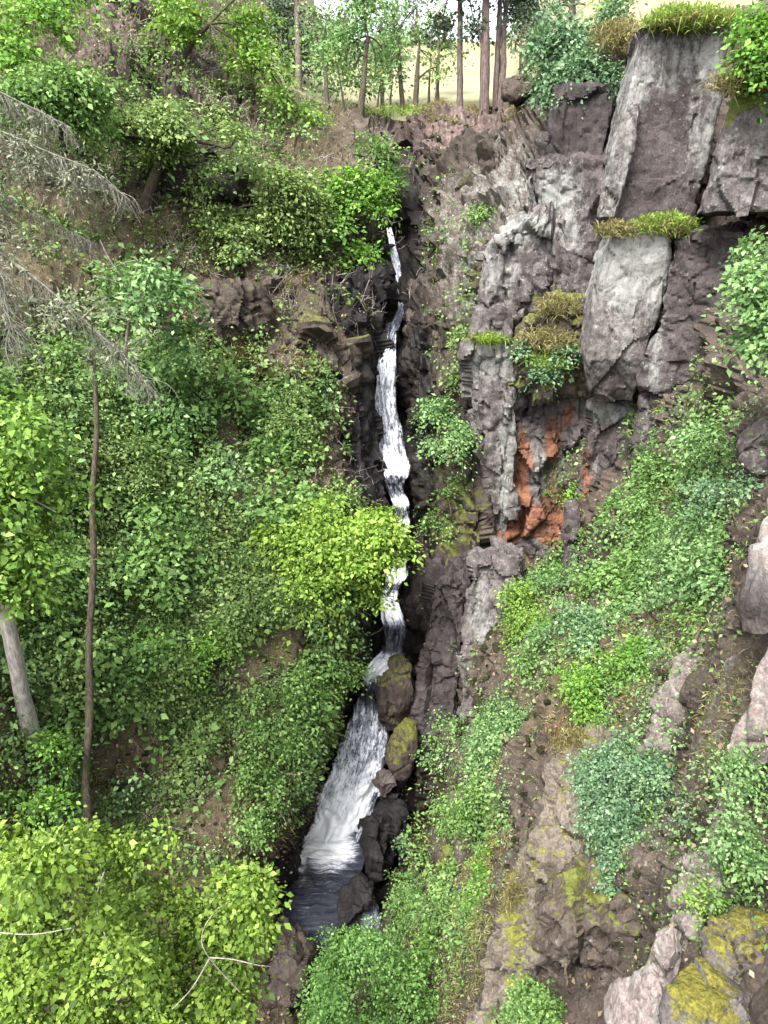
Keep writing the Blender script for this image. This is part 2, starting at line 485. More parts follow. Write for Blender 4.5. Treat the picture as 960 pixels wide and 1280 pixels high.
if TN[NX * 250 + 200] @ (CAM - TP[NX * 250 + 200]) < 0:
    TN = -TN
    TF = TF[:, ::-1]
gxr, gyr = GX.ravel(), GY.ravel()


def ell(x, y, cx, cy, rx, ry, rot=0.0, soft=0.5):
    """1 inside an ellipse, falling to 0 outside; used to place patches."""
    c, s = math.cos(math.radians(rot)), math.sin(math.radians(rot))
    dx, dy = x - cx, y - cy
    u = (dx * c + dy * s) / rx
    v = (-dx * s + dy * c) / ry
    r = np.sqrt(u * u + v * v)
    return np.clip((1 + soft - r) / (2 * soft), 0, 1)


nfield = np.clip((46 - TP[:, 1]) / 4, 0.0, 1)
stream = np.clip(ell(gxr, gyr, 488, 500, 28, 190) + ell(gxr, gyr, 490, 760, 30, 120) + ell(gxr, gyr, 435, 1020, 55, 170, 20) + ell(gxr, gyr, 505, 280, 20, 110), 0, 1)
big = fbm(TP * 0.28, 4, 21)
amp = nfield * (1 - .6 * stream) * (1 - .75 * ell(gxr, gyr, 695, 1090, 75, 200, 22)) * (1 - .5 * ell(gxr, gyr, 590, 800, 60, 110))
rockiness = np.clip(ell(gxr, gyr, 580, 330, 110, 260) + ell(gxr, gyr, 330, 430, 130, 110) + ell(gxr, gyr, 210, 120, 120, 120)
                    + ell(gxr, gyr, 760, 400, 180, 330) + ell(gxr, gyr, 760, 1080, 140, 150) + ell(gxr, gyr, 560, 900, 70, 180) + ell(gxr, gyr, 640, 200, 90, 90) + ell(gxr, gyr, 440, 450, 45, 130), 0, 1)
dsp = rock_disp(TP, .75, .42, 31, .75, .22, .2)
near = np.clip(TP[:, 1] / 16, .35, 1) * np.where((gxr < -160) | (gxr > 1120), .6, 1)
TP = TP + TN * ((.55 * big * near + dsp * (.3 + .7 * rockiness) * near) * amp + (.10 * fbm(TP * 2.1, 3, 61, .6) + .04 * fbm(TP * 6.5, 2, 63)) * near * nfield)[:, None]
# masks of what covers the ground
leftbank = np.clip((470 - gxr) / 60, 0, 1)
soil = np.clip(.75 * leftbank + ell(gxr, gyr, 700, 800, 200, 300) * .6, 0, 1) - .55 * rockiness
green = .30 * ell(gxr, gyr, 240, 720, 260, 320) + .35 * ell(gxr, gyr, 850, 750, 200, 300) + .45 * ell(gxr, gyr, 560, 420, 40, 250) + .3 * ell(gxr, gyr, 600, 1050, 60, 200) + .12 * leftbank
rimm = ell(gxr, gyr, 555, 165, 80, 34, -12) + .7 * ell(gxr, gyr, 300, 345, 80, 15) + .55 * ell(gxr, gyr, 120, 60, 90, 60) + .3 * ell(gxr, gyr, 250, 1000, 60, 50)
lich = .35 * ell(gxr, gyr, 620, 300, 60, 180) + .3 * ell(gxr, gyr, 560, 400, 60, 200) + .35 * ell(gxr, gyr, 860, 950, 120, 300) + .45 * ell(gxr, gyr, 670, 230, 60, 50) + .4 * ell(gxr, gyr, 430, 450, 20, 60) + .35 * ell(gxr, gyr, 690, 1080, 60, 160, 25)
moss = .25 * ell(gxr, gyr, 560, 480, 60, 200) + .35 * ell(gxr, gyr, 690, 1060, 70, 170, 25) + .3 * ell(gxr, gyr, 870, 850, 120, 300) + .2 * leftbank + .3 * ell(gxr, gyr, 545, 1180, 40, 120)
oran = .35 * ell(gxr, gyr, 720, 960, 40, 90, 25) + .4 * ell(gxr, gyr, 700, 900, 25, 40)
wet = np.clip(1.2 * ell(gxr, gyr, 472, 480, 50, 200, 0, .5) + 1.1 * ell(gxr, gyr, 505, 270, 30, 110) + 1.2 * ell(gxr, gyr, 488, 740, 50, 150, 0, .5) + 1.2 * ell(gxr, gyr, 440, 1040, 88, 210, 18, .4) + 1.2 * ell(gxr, gyr, 510, 1000, 32, 110, 0, .4) + .8 * ell(gxr, gyr, 720, 160, 50, 60) + .7 * ell(gxr, gyr, 420, 390, 40, 60), 0, 1)  # wet stream walls; shade of slot and clifftop recess painted in too
mask = np.stack([np.clip(lich, 0, 1), np.clip(moss, 0, 1), np.clip(oran, 0, 1), wet], -1)
mask2 = np.stack([np.clip(soil, 0, 1), np.clip(green * (1 - wet), 0, 1), np.clip(rimm, 0, 1)], -1)

fc = TP[TF].mean(1)
is_field = ((fc[:, 1] > 45) & (gyr[TF[:, 0]] < 150) & (gxr[TF[:, 0]] > 330) & (gxr[TF[:, 0]] < 760)) | ((fc[:, 1] > 33) & (gyr[TF[:, 0]] < 60) & (gxr[TF[:, 0]] >= 690) & (gxr[TF[:, 0]] < 1000))


def submesh(name, F, mat, attrs):
    used = np.unique(F)
    mp = np.full(len(TP), -1)
    mp[used] = np.arange(len(used))
    me = mesh_np(name, TP[used], mp[F], mat, {k: v[used] for k, v in attrs.items()})
    me.set_sharp_from_angle(angle=math.radians(38))
    return me


tag(link('terrain', submesh('terrain', TF[~is_field], M['terrain'], {'mask': mask, 'mask2': mask2})), 'steep brown rock and soil sides of the gorge', None, None, 'structure')


def field_material():
    m, nt = new_mat('pale_meadow')
    g = NT(nt)
    P = g.n('ShaderNodeTexCoord').outputs['Object']
    n1 = g.noise(g.mapping(P, (.25, .06, 1)), 1, 6, .65)
    n2 = g.noise(P, 3, 6, .7)
    c = g.ramp(g.math('ADD', g.math('MULTIPLY', n1, .6), g.math('MULTIPLY', n2, .4)), [(.3, (.09, .11, .04)), (.45, (.185, .178, .105)), (.6, (.23, .215, .14)), (.75, (.26, .24, .165))])
    p = g.n('ShaderNodeBsdfPrincipled', {'Base Color': c, 'Roughness': 1.0})
    p.inputs['Specular IOR Level'].default_value = .1
    g.n('ShaderNodeOutputMaterial', {0: p.outputs[0]})
    return m


tag(link('field', submesh('field', TF[is_field], field_material(), {})), 'pale yellow hay meadow above the gorge rim', None, None, 'structure')

# land that carries on around the gorge so that the sides do not end in air
farV = np.array([(-400, 46, 20), (400, 46, 20), (400, 900, 20), (-400, 900, 20)], float)
# ------------------------------------------------------------------ water
def water_material(name, base_foam, across=14.0, along=2.2):
    m, nt = new_mat(name)
    g = NT(nt)
    uv = g.n('ShaderNodeUVMap', uv_map='flow').outputs[0]
    a = g.n('ShaderNodeAttribute', attribute_name='tint')
    s = g.n('ShaderNodeSeparateColor', {0: a.outputs['Color']})
    n1 = g.noise(g.mapping(uv, (across, along, 1)), 1.0, 8, .72, .6)
    n2 = g.noise(g.mapping(uv, (across * .55, along * 1.6, 1)), 1.6, 8, .75, 1.2)
    v = g.math('ADD', g.math('ADD', g.math('MULTIPLY', n1, .6), g.math('MULTIPLY', n2, .55)), g.math('MULTIPLY', s.outputs[0], .5))
    f = g.step(v, .69 - base_foam, 1.0 - base_foam)
    col = g.ramp(f, [(0, (.022, .024, .034)), (.3, (.09, .10, .13)), (.62, (.42, .44, .49)), (1, (.84, .85, .87))])
    col = g.mix(g.math('MULTIPLY', g.math('MULTIPLY', s.outputs[1], .45), g.math('SUBTRACT', 1.0, g.math('MULTIPLY', f, .35))), col, (.50, .44, .30))
    ro = g.math('ADD', .18, g.math('MULTIPLY', f, .6))
    bp = g.n('ShaderNodeBump', {'Height': v, 'Strength': .5, 'Distance': .12})
    al = g.step(g.math('ADD', v, g.math('MULTIPLY', s.outputs[2], -.9)), .20, .50)
    p = g.n('ShaderNodeBsdfPrincipled', {'Base Color': col, 'Roughness': ro, 'Normal': bp.outputs[0], 'Alpha': al})
    g.n('ShaderNodeOutputMaterial', {0: p.outputs[0]})
    return m


M['fall'] = water_material('falling_white_water', .03, 22, 5.0)
M['pool'] = water_material('dark_rippled_water', .07, 5, 24)
for wn in M['pool'].node_tree.nodes:
    if wn.type == 'BSDF_PRINCIPLED':
        wn.inputs['Specular IOR Level'].default_value = .12
    if wn.type == 'BUMP':
        wn.inputs['Strength'].default_value = .9


def ribbon(name, label, pts, mat, amp=.10, nu=26, bulge=.22, edge=.16, seed=0):
    """Water running down its bed. pts: px, py, Y, width in px, foam 0-1."""
    pts = np.array(pts, float)
    C = at(pts[:, 0], pts[:, 1], pts[:, 2])
    Wd = pts[:, 3] * rng_t(pts[:, 1], pts[:, 2]) / FPX
    seg = np.r_[0, np.cumsum(np.linalg.norm(np.diff(C, axis=0), axis=1))]
    nv = max(10, int(seg[-1] / .07))
    s = np.linspace(0, seg[-1], nv)
    Ci = np.stack([np.interp(s, seg, C[:, k]) for k in range(3)], -1)
    ker = np.ones(7) / 7
    for k in range(3):
        pad = np.pad(Ci[:, k], 3, mode='edge'); sm = np.convolve(pad, ker, 'valid'); Ci[1:-1, k] = sm[1:-1]
    Wi = np.interp(s, seg, Wd)
    fo = np.interp(s, seg, pts[:, 4])
    u = np.linspace(-1, 1, nu)
    el = 1 + edge * fbm(np.stack([s * 1.1, np.full(nv, seed + .3), np.zeros(nv)], -1), 4, 71)
    er = 1 + edge * fbm(np.stack([s * 1.1, np.full(nv, seed + 7.3), np.zeros(nv)], -1), 4, 72)
    X = np.where(u[None, :] < 0, u[None, :] * el[:, None], u[None, :] * er[:, None]) * Wi[:, None] / 2
    V = np.repeat(Ci[:, None, :], nu, 1)
    V[..., 0] += X
    V[..., 1] += .35 * (u[None, :] ** 2) * Wi[:, None] * .5 - bulge
    V[..., 2] -= .10 * (u[None, :] ** 4) * Wi[:, None]
    Vf = V.reshape(-1, 3)
    Q = np.stack([np.repeat(u[None], nv, 0).ravel() * 4.5, np.repeat(s[:, None], nu, 1).ravel() * 1.3, np.full(nv * nu, seed * 1.7)], -1)
    d = amp * fbm(Q, 4, 91, .6)
    Vf[:, 1] -= d * 1.2
    Vf[:, 2] += d * .6
    ii = np.arange((nv - 1) * nu).reshape(nv - 1, nu)[:, :-1].ravel()
    F = np.stack([ii, ii + nu, ii + nu + 1, ii + 1], -1)
    uv = np.stack([(X + 50).ravel() * .5, np.repeat(s[:, None], nu, 1).ravel() * .42 + seed], -1)
    edgef = 1 - np.abs(np.repeat(u[None], nv, 0)) ** 6 * .6
    T = np.stack([(fo[:, None] * edgef).ravel(), np.zeros(nv * nu), np.repeat(np.abs(u[None]) ** 3, nv, 0).ravel()], -1)
    me = mesh_np(name, Vf, F, mat, {'tint': T}, True, uv)
    return tag(link(name, me), label, None, None, 'structure')


ribbon('waterfall', 'thin white top fall dropping from the dark cleft',
       [(486, 284, 35.4, 8, .5), (489, 298, 35.2, 10, .6), (493, 320, 34.9, 12, .6), (499, 350, 33.6, 12, .6), (503, 380, 32.9, 12, .3), (497, 400, 32.0, 16, .2), (490, 412, 30.9, 18, .3)], M['fall'], .05, 16, seed=1)
ribbon('waterfall', 'tall white middle fall widening down a dark slot',
       [(489, 402, 31.0, 14, .1), (487, 418, 30.4, 20, .4), (484, 445, 30.1, 25, .6), (481, 500, 29.6, 35, .5), (484, 545, 29.1, 46, .5), (487, 566, 28.8, 54, .55), (487, 580, 28.5, 58, .95), (491, 592, 28.3, 48, .6), (492, 602, 28.2, 34, .0)], M['fall'], .12, 26, seed=2)
ribbon('cascade', 'broken white rapids stepping between dark rocks',
       [(492, 592, 28.4, 36, .2), (494, 612, 28.0, 30, .1), (502, 626, 27.7, 26, .8), (501, 638, 27.5, 24, -.1), (501, 650, 27.2, 26, .8), (500, 664, 26.9, 24, -.1), (496, 682, 26.4, 26, -.2), (495, 700, 26.0, 34, .2), (497, 715, 25.7, 30, .9), (489, 730, 25.3, 22, .3), (484, 745, 25.0, 22, .9), (489, 765, 24.6, 30, .9), (494, 782, 24.2, 34, .25), (492, 804, 23.8, 36, -.1), (489, 816, 23.5, 44, .5), (477, 826, 23.2, 36, .75), (466, 842, 22.9, 28, .6), (461, 862, 22.6, 24, .0), (460, 872, 22.5, 26, .0)], M['fall'], .16, 26, seed=3)
ribbon('waterfall', 'wide white lower fall fanning into the dark pool',
       [(461, 862, 22.7, 28, .15), (459, 880, 22.4, 42, .45), (456, 905, 22.1, 60, .5), (451, 935, 21.7, 76, .5), (445, 965, 21.4, 84, .6), (434, 1000, 20.9, 82, .7), (424, 1030, 20.5, 76, .85), (414, 1050, 20.2, 86, .95), (404, 1062, 19.9, 84, .5)], M['fall'], .2, 36, seed=4)
ribbon('waterfall', 'thin white side strand running down beside dark rock',
       [(470, 985, 20.9, 8, .2), (462, 1010, 20.6, 9, .5), (452, 1035, 20.3, 12, .5), (446, 1050, 20.1, 14, .3)], M['fall'], .05, 10, seed=6)
ribbon('stream', 'narrow streaked outflow beside the pool under green bush',
       [(448, 1090, 18.4, 16, .1), (458, 1115, 17.7, 26, .28), (462, 1140, 17.0, 34, .3), (458, 1170, 16.3, 40, .2), (450, 1210, 15.4, 40, .1)], M['fall'], .08, 20, seed=7)


def pool():
    z = -22.05 + CAM[2]
    out = [(405, 1046), (446, 1048), (450, 1080), (440, 1105), (425, 1140), (408, 1200), (350, 1190), (345, 1160), (352, 1120), (368, 1085), (385, 1060)]

    def on(px, py):
        b = (640 - py) / FPX
        t = (z - CAM[2]) / (-sp + cp * b)
        return np.array([(px - 480) / FPX * t, t * (cp + sp * b)])
    poly = np.array([on(*p) for p in out])
    c = poly.mean(0)
    n, k = 220, 90
    s = np.linspace(0, len(poly), n, endpoint=False)
    i = s.astype(int); f = (s - i)[:, None]
    ring = poly[i] * (1 - f) + poly[(i + 1) % len(poly)] * f
    r = np.linspace(0.01, 1.12, k)
    V = c + (ring[None] - c) * r[:, None, None]
    Vx = V.reshape(-1, 2)
    P3 = np.c_[Vx * np.array([2.2, 5.5]), np.zeros(len(Vx))]
    d = .07 * fbm(P3, 4, 5, .6)
    Vf = np.c_[Vx, z + d]
    a = np.arange(k - 1)[:, None] * n; j = np.arange(n)[None]; j2 = (j + 1) % n
    F = np.stack([a + j, a + j2, a + n + j2, a + n + j], -1).reshape(-1, 4)
    foot = on(412, 1058)
    dd = np.linalg.norm((Vx - foot) * np.array([.8, .75]), axis=1)
    foam = .8 * np.clip(1.3 - dd / .8, 0, 1) + .10 * np.clip(1 - dd / 5.0, 0, 1)
    arc = np.clip(1 - np.abs(np.linalg.norm(Vx - on(440, 1075), axis=1) - 1.9) / .32, 0, 1) * np.clip((on(428, 1060)[0] - Vx[:, 0]) / .8, 0, 1) * np.clip((Vx[:, 1] - on(400, 1110)[1]) / .8, 0, 1) * np.clip(.65 + .9 * fbm(np.c_[Vx * 2.6, np.zeros(len(Vx))], 3, 8), 0, 1)
    T = np.stack([np.clip(foam + arc * .85, 0, 1), np.clip(arc * .9 + np.clip(.8 - dd / 1.4, 0, 1) * (Vx[:, 0] < foot[0]) * .6, 0, 1), np.zeros(len(Vx))], -1)
    uv = Vx * .22
    tag(link('plunge_pool', mesh_np('plunge_pool', Vf, F, M['pool'], {'tint': T}, True, uv)), 'dark rippled plunge pool with cream foam at its head', None, None, 'structure')


pool()

# ------------------------------------------------------------------ rocks
def block(name, label, rows, D, mat, cat='rock', group=None, patches=(), base=(.3, .1, 0, 0), seed=0, facet=.28, crack=.1, rough=.1, sx=.8, sz=.35, n_exp=12, res=.07, skew=0.0, dome=.12):
    """A jointed stone: horizontal sections from row to row (py, left px, right px, Y left, Y right), D metres deep."""
    R = np.array([r if len(r) == 5 else (*r, r[3]) for r in rows], float)
    L = at(R[:, 1], R[:, 0], R[:, 3]); Rt = at(R[:, 2], R[:, 0], R[:, 4])
    mid = (L + Rt) / 2
    seg = np.r_[0, np.cumsum(np.linalg.norm(np.diff(mid, axis=0), axis=1))]
    nv = max(12, int(seg[-1] / res))
    s = np.linspace(0, seg[-1], nv)
    Li = np.stack([np.interp(s, seg, L[:, k]) for k in range(3)], -1)
    Ri = np.stack([np.interp(s, seg, Rt[:, k]) for k in range(3)], -1)
    w = np.linalg.norm(Ri - Li, axis=1).max()
    nc = int(np.clip((2 * w + 2 * D) / res, 40, 260))
    # points round a square, rounded at its corners
    t = np.linspace(0, 4, nc, endpoint=False)
    sq = np.where((t < 1)[:, None], np.c_[-1 + 2 * t, -np.ones(nc)], np.where((t < 2)[:, None], np.c_[np.ones(nc), -1 + 2 * (t - 1)],
         np.where((t < 3)[:, None], np.c_[1 - 2 * (t - 2), np.ones(nc)], np.c_[-np.ones(nc), 1 - 2 * (t - 3)])))
    sq = sq / ((np.abs(sq) ** n_exp).sum(1) ** (1 / n_exp))[:, None]
    e1 = (Ri - Li) / 2
    e2 = np.cross(np.array([0, 0, 1.0]), e1)
    e2 = unit(e2) * D / 2
    e2[:, 0] += skew * D / 2
    Cc = (Li + Ri) / 2 + e2
    rings = []
    ncap = 9
    for k in range(ncap):
        f = k / ncap
        rings.append((Cc[0] + np.array([0, 0, dome * (1 - f ** 2)]), e1[0] * (.02 + .98 * f ** .6), e2[0] * (.02 + .98 * f ** .6)))
    for k in range(nv): rings.append((Cc[k], e1[k], e2[k]))
    for k in range(ncap):
        f = 1 - (k + 1) / ncap
        rings.append((Cc[-1] - np.array([0, 0, dome * (1 - f ** 2)]), e1[-1] * (.02 + .98 * f ** .6), e2[-1] * (.02 + .98 * f ** .6)))
    V = np.concatenate([c + sq[:, :1] * a + sq[:, 1:] * b for c, a, b in rings])
    nr = len(rings)
    k = np.arange(nr - 1)[:, None] * nc; j = np.arange(nc)[None]; j2 = (j + 1) % nc
    F = np.stack([k + j, k + nc + j, k + nc + j2, k + j2], -1).reshape(-1, 4)
    N = vert_normals(V, F)
    if (N * (V - V.mean(0))).sum() < 0:
        N = -N; F = F[:, ::-1]
    V = V + N * rock_disp(V + seed * 13.7, sx, sz, 40 + seed, facet, crack, rough)[:, None]
    return finish_rock(name, label, V, F, mat, cat, group, patches, base)


def finish_rock(name, label, V, F, mat, cat, group, patches, base):
    mk = np.tile(np.array(base, float), (len(V), 1))
    for (px, py, Y, r, ch, val) in patches:
        c = at(px, py, Y)
        rr = np.asarray(r if np.ndim(r) else (r, r), float) * rng_t(py, Y) / FPX
        dd = np.sqrt(((V[:, 0] - c[0]) / rr[0]) ** 2 + ((V[:, 2] - c[2]) / rr[1]) ** 2)
        mk[:, ch] += val * np.clip(1.5 - dd, 0, 1)
    base_p = np.array([V[:, 0].mean(), V[:, 1].mean(), V[:, 2].min()])
    me = mesh_np(name, V - base_p, F, mat, {'mask': np.clip(mk, 0, 1)}, True)
    me.set_sharp_from_angle(angle=math.radians(32))
    return tag(link(name, me, None, base_p), label, cat, group)


def boulder(name, label, px, py, Y, rx, ry, mat, dep=1.0, rot=0.0, cat='boulder', group=None, patches=(), base=(.2, .2, 0, 0), seed=0, facet=.22, rough=.08, box=3.2, rim=None, sx=None):
    c = at(px, py, Y)
    k = rng_t(py, Y) / FPX
    R = np.array([rx * k, (rx + ry) / 2 * k * dep, ry * k])
    n = 64
    U, W = np.meshgrid(np.linspace(0, 2 * np.pi, n * 2, endpoint=False), np.linspace(0.02, np.pi - .02, n))
    S = np.stack([np.sin(W) * np.cos(U), np.sin(W) * np.sin(U), np.cos(W)], -1).reshape(-1, 3)
    S = S / ((np.abs(S) ** box).sum(1) ** (1 / box))[:, None]
    rr = np.linalg.norm(S, axis=1); dr = S / rr[:, None]
    prng = np.random.default_rng(100 + seed)
    for _ in range(22):
        pn = unit(prng.normal(size=3)); po = prng.uniform(.74, 1.02)
        dt = dr @ pn
        rr = np.where(dt > .05, np.minimum(rr, po / np.maximum(dt, .05)), rr)
    V = dr * rr[:, None] * R
    r = math.radians(rot)
    V = np.c_[V[:, 0] * math.cos(r) + V[:, 2] * math.sin(r), V[:, 1], -V[:, 0] * math.sin(r) + V[:, 2] * math.cos(r)] + c
    m = n * 2
    a = np.arange(n - 1)[:, None] * m; j = np.arange(m)[None]; j2 = (j + 1) % m
    F = np.stack([a + j, a + m + j, a + m + j2, a + j2], -1).reshape(-1, 4)
    N = vert_normals(V, F)
    if (N * (V - c)).sum() < 0: N = -N; F = F[:, ::-1]
    sc = R.mean()
    V = V + N * rock_disp(V + seed * 9.1, sx or (.8 / sc), (sx or (.8 / sc)) * .7, 80 + seed, facet * sc * 1.4, .06 * sc, rough * sc)[:, None]
    return finish_rock(name, label, V, F, mat, cat, group, patches, base)


LI, MO, OR, WET_SHADE = 0, 1, 2, 3  # last channel: wet rock, darker tone and painted shade
G1 = 'rock faces of the cliff'
block('rock_buttress', 'tall smooth purple-grey face under a cap of bright grass',
      [(36, 806, 916, 24.7, 24.3), (100, 790, 910, 24.7, 24.3), (160, 776, 897, 24.7, 24.3), (230, 758, 880, 24.6, 24.2), (276, 748, 868, 24.5, 24.1)], 3.2, M['purple'], 'cliff face', G1,
      patches=[(840, 75, 24.3, (55, 40), LI, .6), (885, 170, 24.2, (25, 45), LI, .75), (790, 150, 24.4, (18, 60), LI, .6), (900, 70, 24, (20, 40), LI, .4)], base=(.08, 0, 0, 0), seed=1, facet=.18, crack=.0, rough=.07, sx=.35, sz=.2)
block('rock_buttress', 'narrow pale flake against left edge of the grassy-topped face',
      [(128, 784, 803, 24.2, 24.1), (190, 767, 792, 24.1, 24.0), (250, 752, 776, 24.0, 23.9), (272, 748, 770, 24.0, 23.9)], 1.2, M['grey'], 'cliff face', G1, base=(.6, .05, 0, 0), seed=2, facet=.1, rough=.06, sx=.9)
block('rock_buttress', 'grey block with orange lichen at top under the corner tree',
      [(88, 928, 1050, 21.5, 20.3), (140, 912, 1040, 21.4, 20.3), (210, 888, 1030, 21.4, 20.3), (268, 870, 1020, 21.4, 20.2)], 2.8, M['grey'], 'cliff face', G1,
      patches=[(932, 125, 21, (30, 14), MO, .9), (912, 150, 21, (14, 16), MO, .6), (940, 120, 21, (20, 10), OR, .4), (930, 215, 21, (50, 50), LI, .25)], base=(.25, 0, 0, .0), seed=3, facet=.25, crack=.03, rough=.09, sx=.5)
block('rock_buttress', 'pale lichened barrel-shaped face below the small grassy ledge',
      [(288, 764, 836, 23.3, 22.9), (330, 750, 838, 23.2, 22.8), (400, 737, 827, 23.1, 22.7), (450, 731, 812, 23.1, 22.7), (488, 735, 800, 23.3, 22.9), (505, 742, 793, 23.6, 23.2)], 2.6, M['grey'], 'cliff face', G1,
      patches=[(795, 340, 23, (50, 60), LI, .8), (765, 480, 23.2, (60, 30), WET_SHADE, .45), (760, 440, 23, (30, 30), LI, .3)], base=(.25, .03, 0, 0), seed=4, facet=.18, crack=.0, rough=.07, sx=.4, sz=.25, n_exp=9)
block('rock_buttress', 'dark brown-purple face between the pale barrel and green shrub',
      [(296, 838, 935, 22.8, 21.8), (400, 826, 920, 22.7, 21.7), (470, 806, 900, 22.6, 21.6), (530, 796, 890, 22.4, 21.2), (572, 790, 850, 22.0, 21.2)], 2.6, M['purple'], 'cliff face', G1,
      patches=[(833, 340, 22.6, (8, 80), LI, .6), (815, 450, 22.6, (8, 80), LI, .5)], base=(.12, 0, 0, .15), seed=5, facet=.3, rough=.1, sx=.6, sz=.7)
block('rock_buttress', 'dark recessed wall beneath the big clifftop shrub',
      [(110, 690, 770, 28.6, 28), (160, 680, 765, 28.5, 27.8), (208, 684, 752, 28.4, 27.8)], 2.0, M['purple'], 'cliff face', G1, base=(0, .05, 0, .45), seed=6, facet=.2, rough=.08)  # last base value paints the recess's shade into the rock colour
block('rock_buttress', 'blue-grey streaked wall left of the pale barrel face',
      [(200, 650, 760, 27.4, 26.4), (260, 655, 756, 27.2, 26.2), (330, 680, 748, 26.6, 25.8), (372, 690, 740, 26.4, 25.6)], 2.0, M['purple'], 'cliff face', G1,
      patches=[(705, 270, 26.6, (25, 60), LI, .7), (670, 235, 27, (40, 25), LI, .4)], base=(.15, .05, 0, .1), seed=7, facet=.35, rough=.12)
block('rock_buttress', 'rounded pale slabs with white lichen crest above the column',
      [(272, 668, 700, 26.7, 26.4), (290, 630, 712, 26.6, 26.2), (320, 606, 722, 26.6, 26.1), (360, 600, 728, 26.5, 25.9), (402, 598, 735, 26.5, 25.8)], 2.4, M['grey'], 'cliff face', G1,
      patches=[(650, 285, 26.5, (50, 14), LI, .8), (625, 330, 26.4, (30, 40), LI, .4), (690, 375, 26, (30, 20), MO, .6)], base=(.3, .08, 0, .05), seed=8, facet=.45, crack=.16, rough=.1, sx=1.1, sz=.35)
block('rock_wall', 'brown mossy upper wall right of the top fall below the pines',
      [(176, 540, 645, 39.2, 36.0), (230, 532, 635, 36.6, 33.8), (300, 522, 620, 33.9, 31.4), (370, 510, 606, 31.4, 29.2), (425, 509, 594, 29.6, 28.4)], 3.5, M['brown'], 'cliff face', G1,
      patches=[(590, 300, 33.5, (40, 60), MO, .3), (560, 250, 36, (40, 60), MO, .15)], base=(.03, .12, 0, .5), seed=30, facet=.7, crack=.25, rough=.16, sx=.9, sz=.3, res=.1)
block('rock_wall', 'dark mossy wall right of the middle fall beneath the brown one',
      [(405, 507, 594, 29.6, 28.4), (480, 515, 590, 28.2, 27.2), (560, 521, 592, 26.9, 26.1), (640, 527, 602, 25.6, 25.2), (700, 530, 604, 24.4, 24.0), (745, 530, 600, 23.3, 22.9)], 3.2, M['brown'], 'cliff face', G1,
      patches=[(525, 560, 27.8, (16, 110), WET_SHADE, .8), (520, 440, 30, (12, 60), WET_SHADE, .6), (565, 640, 26, (30, 80), MO, .3)], base=(.06, .18, 0, .4), seed=31, facet=.6, crack=.22, rough=.14, sx=1.0, sz=.3, res=.085)
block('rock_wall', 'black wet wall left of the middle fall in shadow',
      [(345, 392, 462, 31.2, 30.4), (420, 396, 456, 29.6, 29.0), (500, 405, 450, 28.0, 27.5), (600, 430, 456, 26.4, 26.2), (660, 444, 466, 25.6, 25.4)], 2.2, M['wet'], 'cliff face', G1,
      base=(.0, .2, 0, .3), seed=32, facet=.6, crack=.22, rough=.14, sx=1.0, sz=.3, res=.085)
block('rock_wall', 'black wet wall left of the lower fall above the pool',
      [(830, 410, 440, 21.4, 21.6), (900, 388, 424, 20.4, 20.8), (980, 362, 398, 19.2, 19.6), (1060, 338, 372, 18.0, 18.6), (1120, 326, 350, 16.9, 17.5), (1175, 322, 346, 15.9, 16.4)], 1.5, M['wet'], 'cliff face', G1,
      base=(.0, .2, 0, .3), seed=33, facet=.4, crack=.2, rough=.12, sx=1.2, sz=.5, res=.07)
block('rock_column', 'narrow column with white-streaked top beside the dark gorge wall',
      [(388, 594, 632, 26.0, 25.7), (430, 586, 642, 25.9, 25.6), (500, 584, 648, 25.8, 25.5), (550, 594, 650, 25.7, 25.4), (620, 606, 645, 25.6, 25.3), (680, 604, 634, 25.6, 25.3), (722, 606, 625, 25.6, 25.4)], 2.4, M['grey'], 'cliff face', G1,
      patches=[(615, 450, 25.8, (30, 35), LI, .75), (632, 580, 25.5, (14, 90), LI, .7), (610, 425, 25.8, (30, 8), MO, .7)], base=(.15, .06, 0, .1), seed=9, facet=.3, crack=.12, rough=.1, sx=1.1, sz=.4)
block('rock_column', 'dark purple inner side of the narrow column above the gorge',
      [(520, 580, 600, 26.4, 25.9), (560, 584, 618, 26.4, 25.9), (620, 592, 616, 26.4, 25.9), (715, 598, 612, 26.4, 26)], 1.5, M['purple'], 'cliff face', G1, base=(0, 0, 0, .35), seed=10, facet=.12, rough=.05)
block('rock_wall', 'orange-stained recessed wall below the ledge plants',
      [(470, 636, 742, 26.2, 25.6), (540, 636, 738, 26.1, 25.5), (600, 634, 730, 26, 25.4), (660, 625, 715, 25.8, 25.2), (716, 615, 690, 25.6, 25.2)], 2.2, M['grey'], 'cliff face', G1,
      patches=[(648, 585, 25.8, (18, 48), OR, 1.2), (637, 635, 25.8, (18, 46), OR, 1.2), (626, 690, 25.6, (12, 36), OR, 1.2), (700, 650, 25.3, (20, 40), OR, 1.2), (692, 580, 25.5, (14, 40), OR, .55), (668, 650, 25.6, (30, 26), OR, 1.0), (715, 520, 25.6, (8, 22), OR, .8), (728, 585, 25.5, (12, 25), OR, .7), (690, 540, 25.8, (14, 30), OR, .55), (655, 700, 25.5, (20, 18), OR, .6), (668, 575, 25.7, (14, 40), LI, .5), (685, 625, 25.5, (10, 50), WET_SHADE, .5), (670, 520, 25.9, (25, 30), WET_SHADE, .6), (690, 620, 25.6, (12, 22), LI, .5), (650, 700, 25.6, (40, 16), MO, .4)],
      base=(.18, .08, .05, .05), seed=11, facet=.45, crack=.15, rough=.1, sx=1.2, sz=.7)
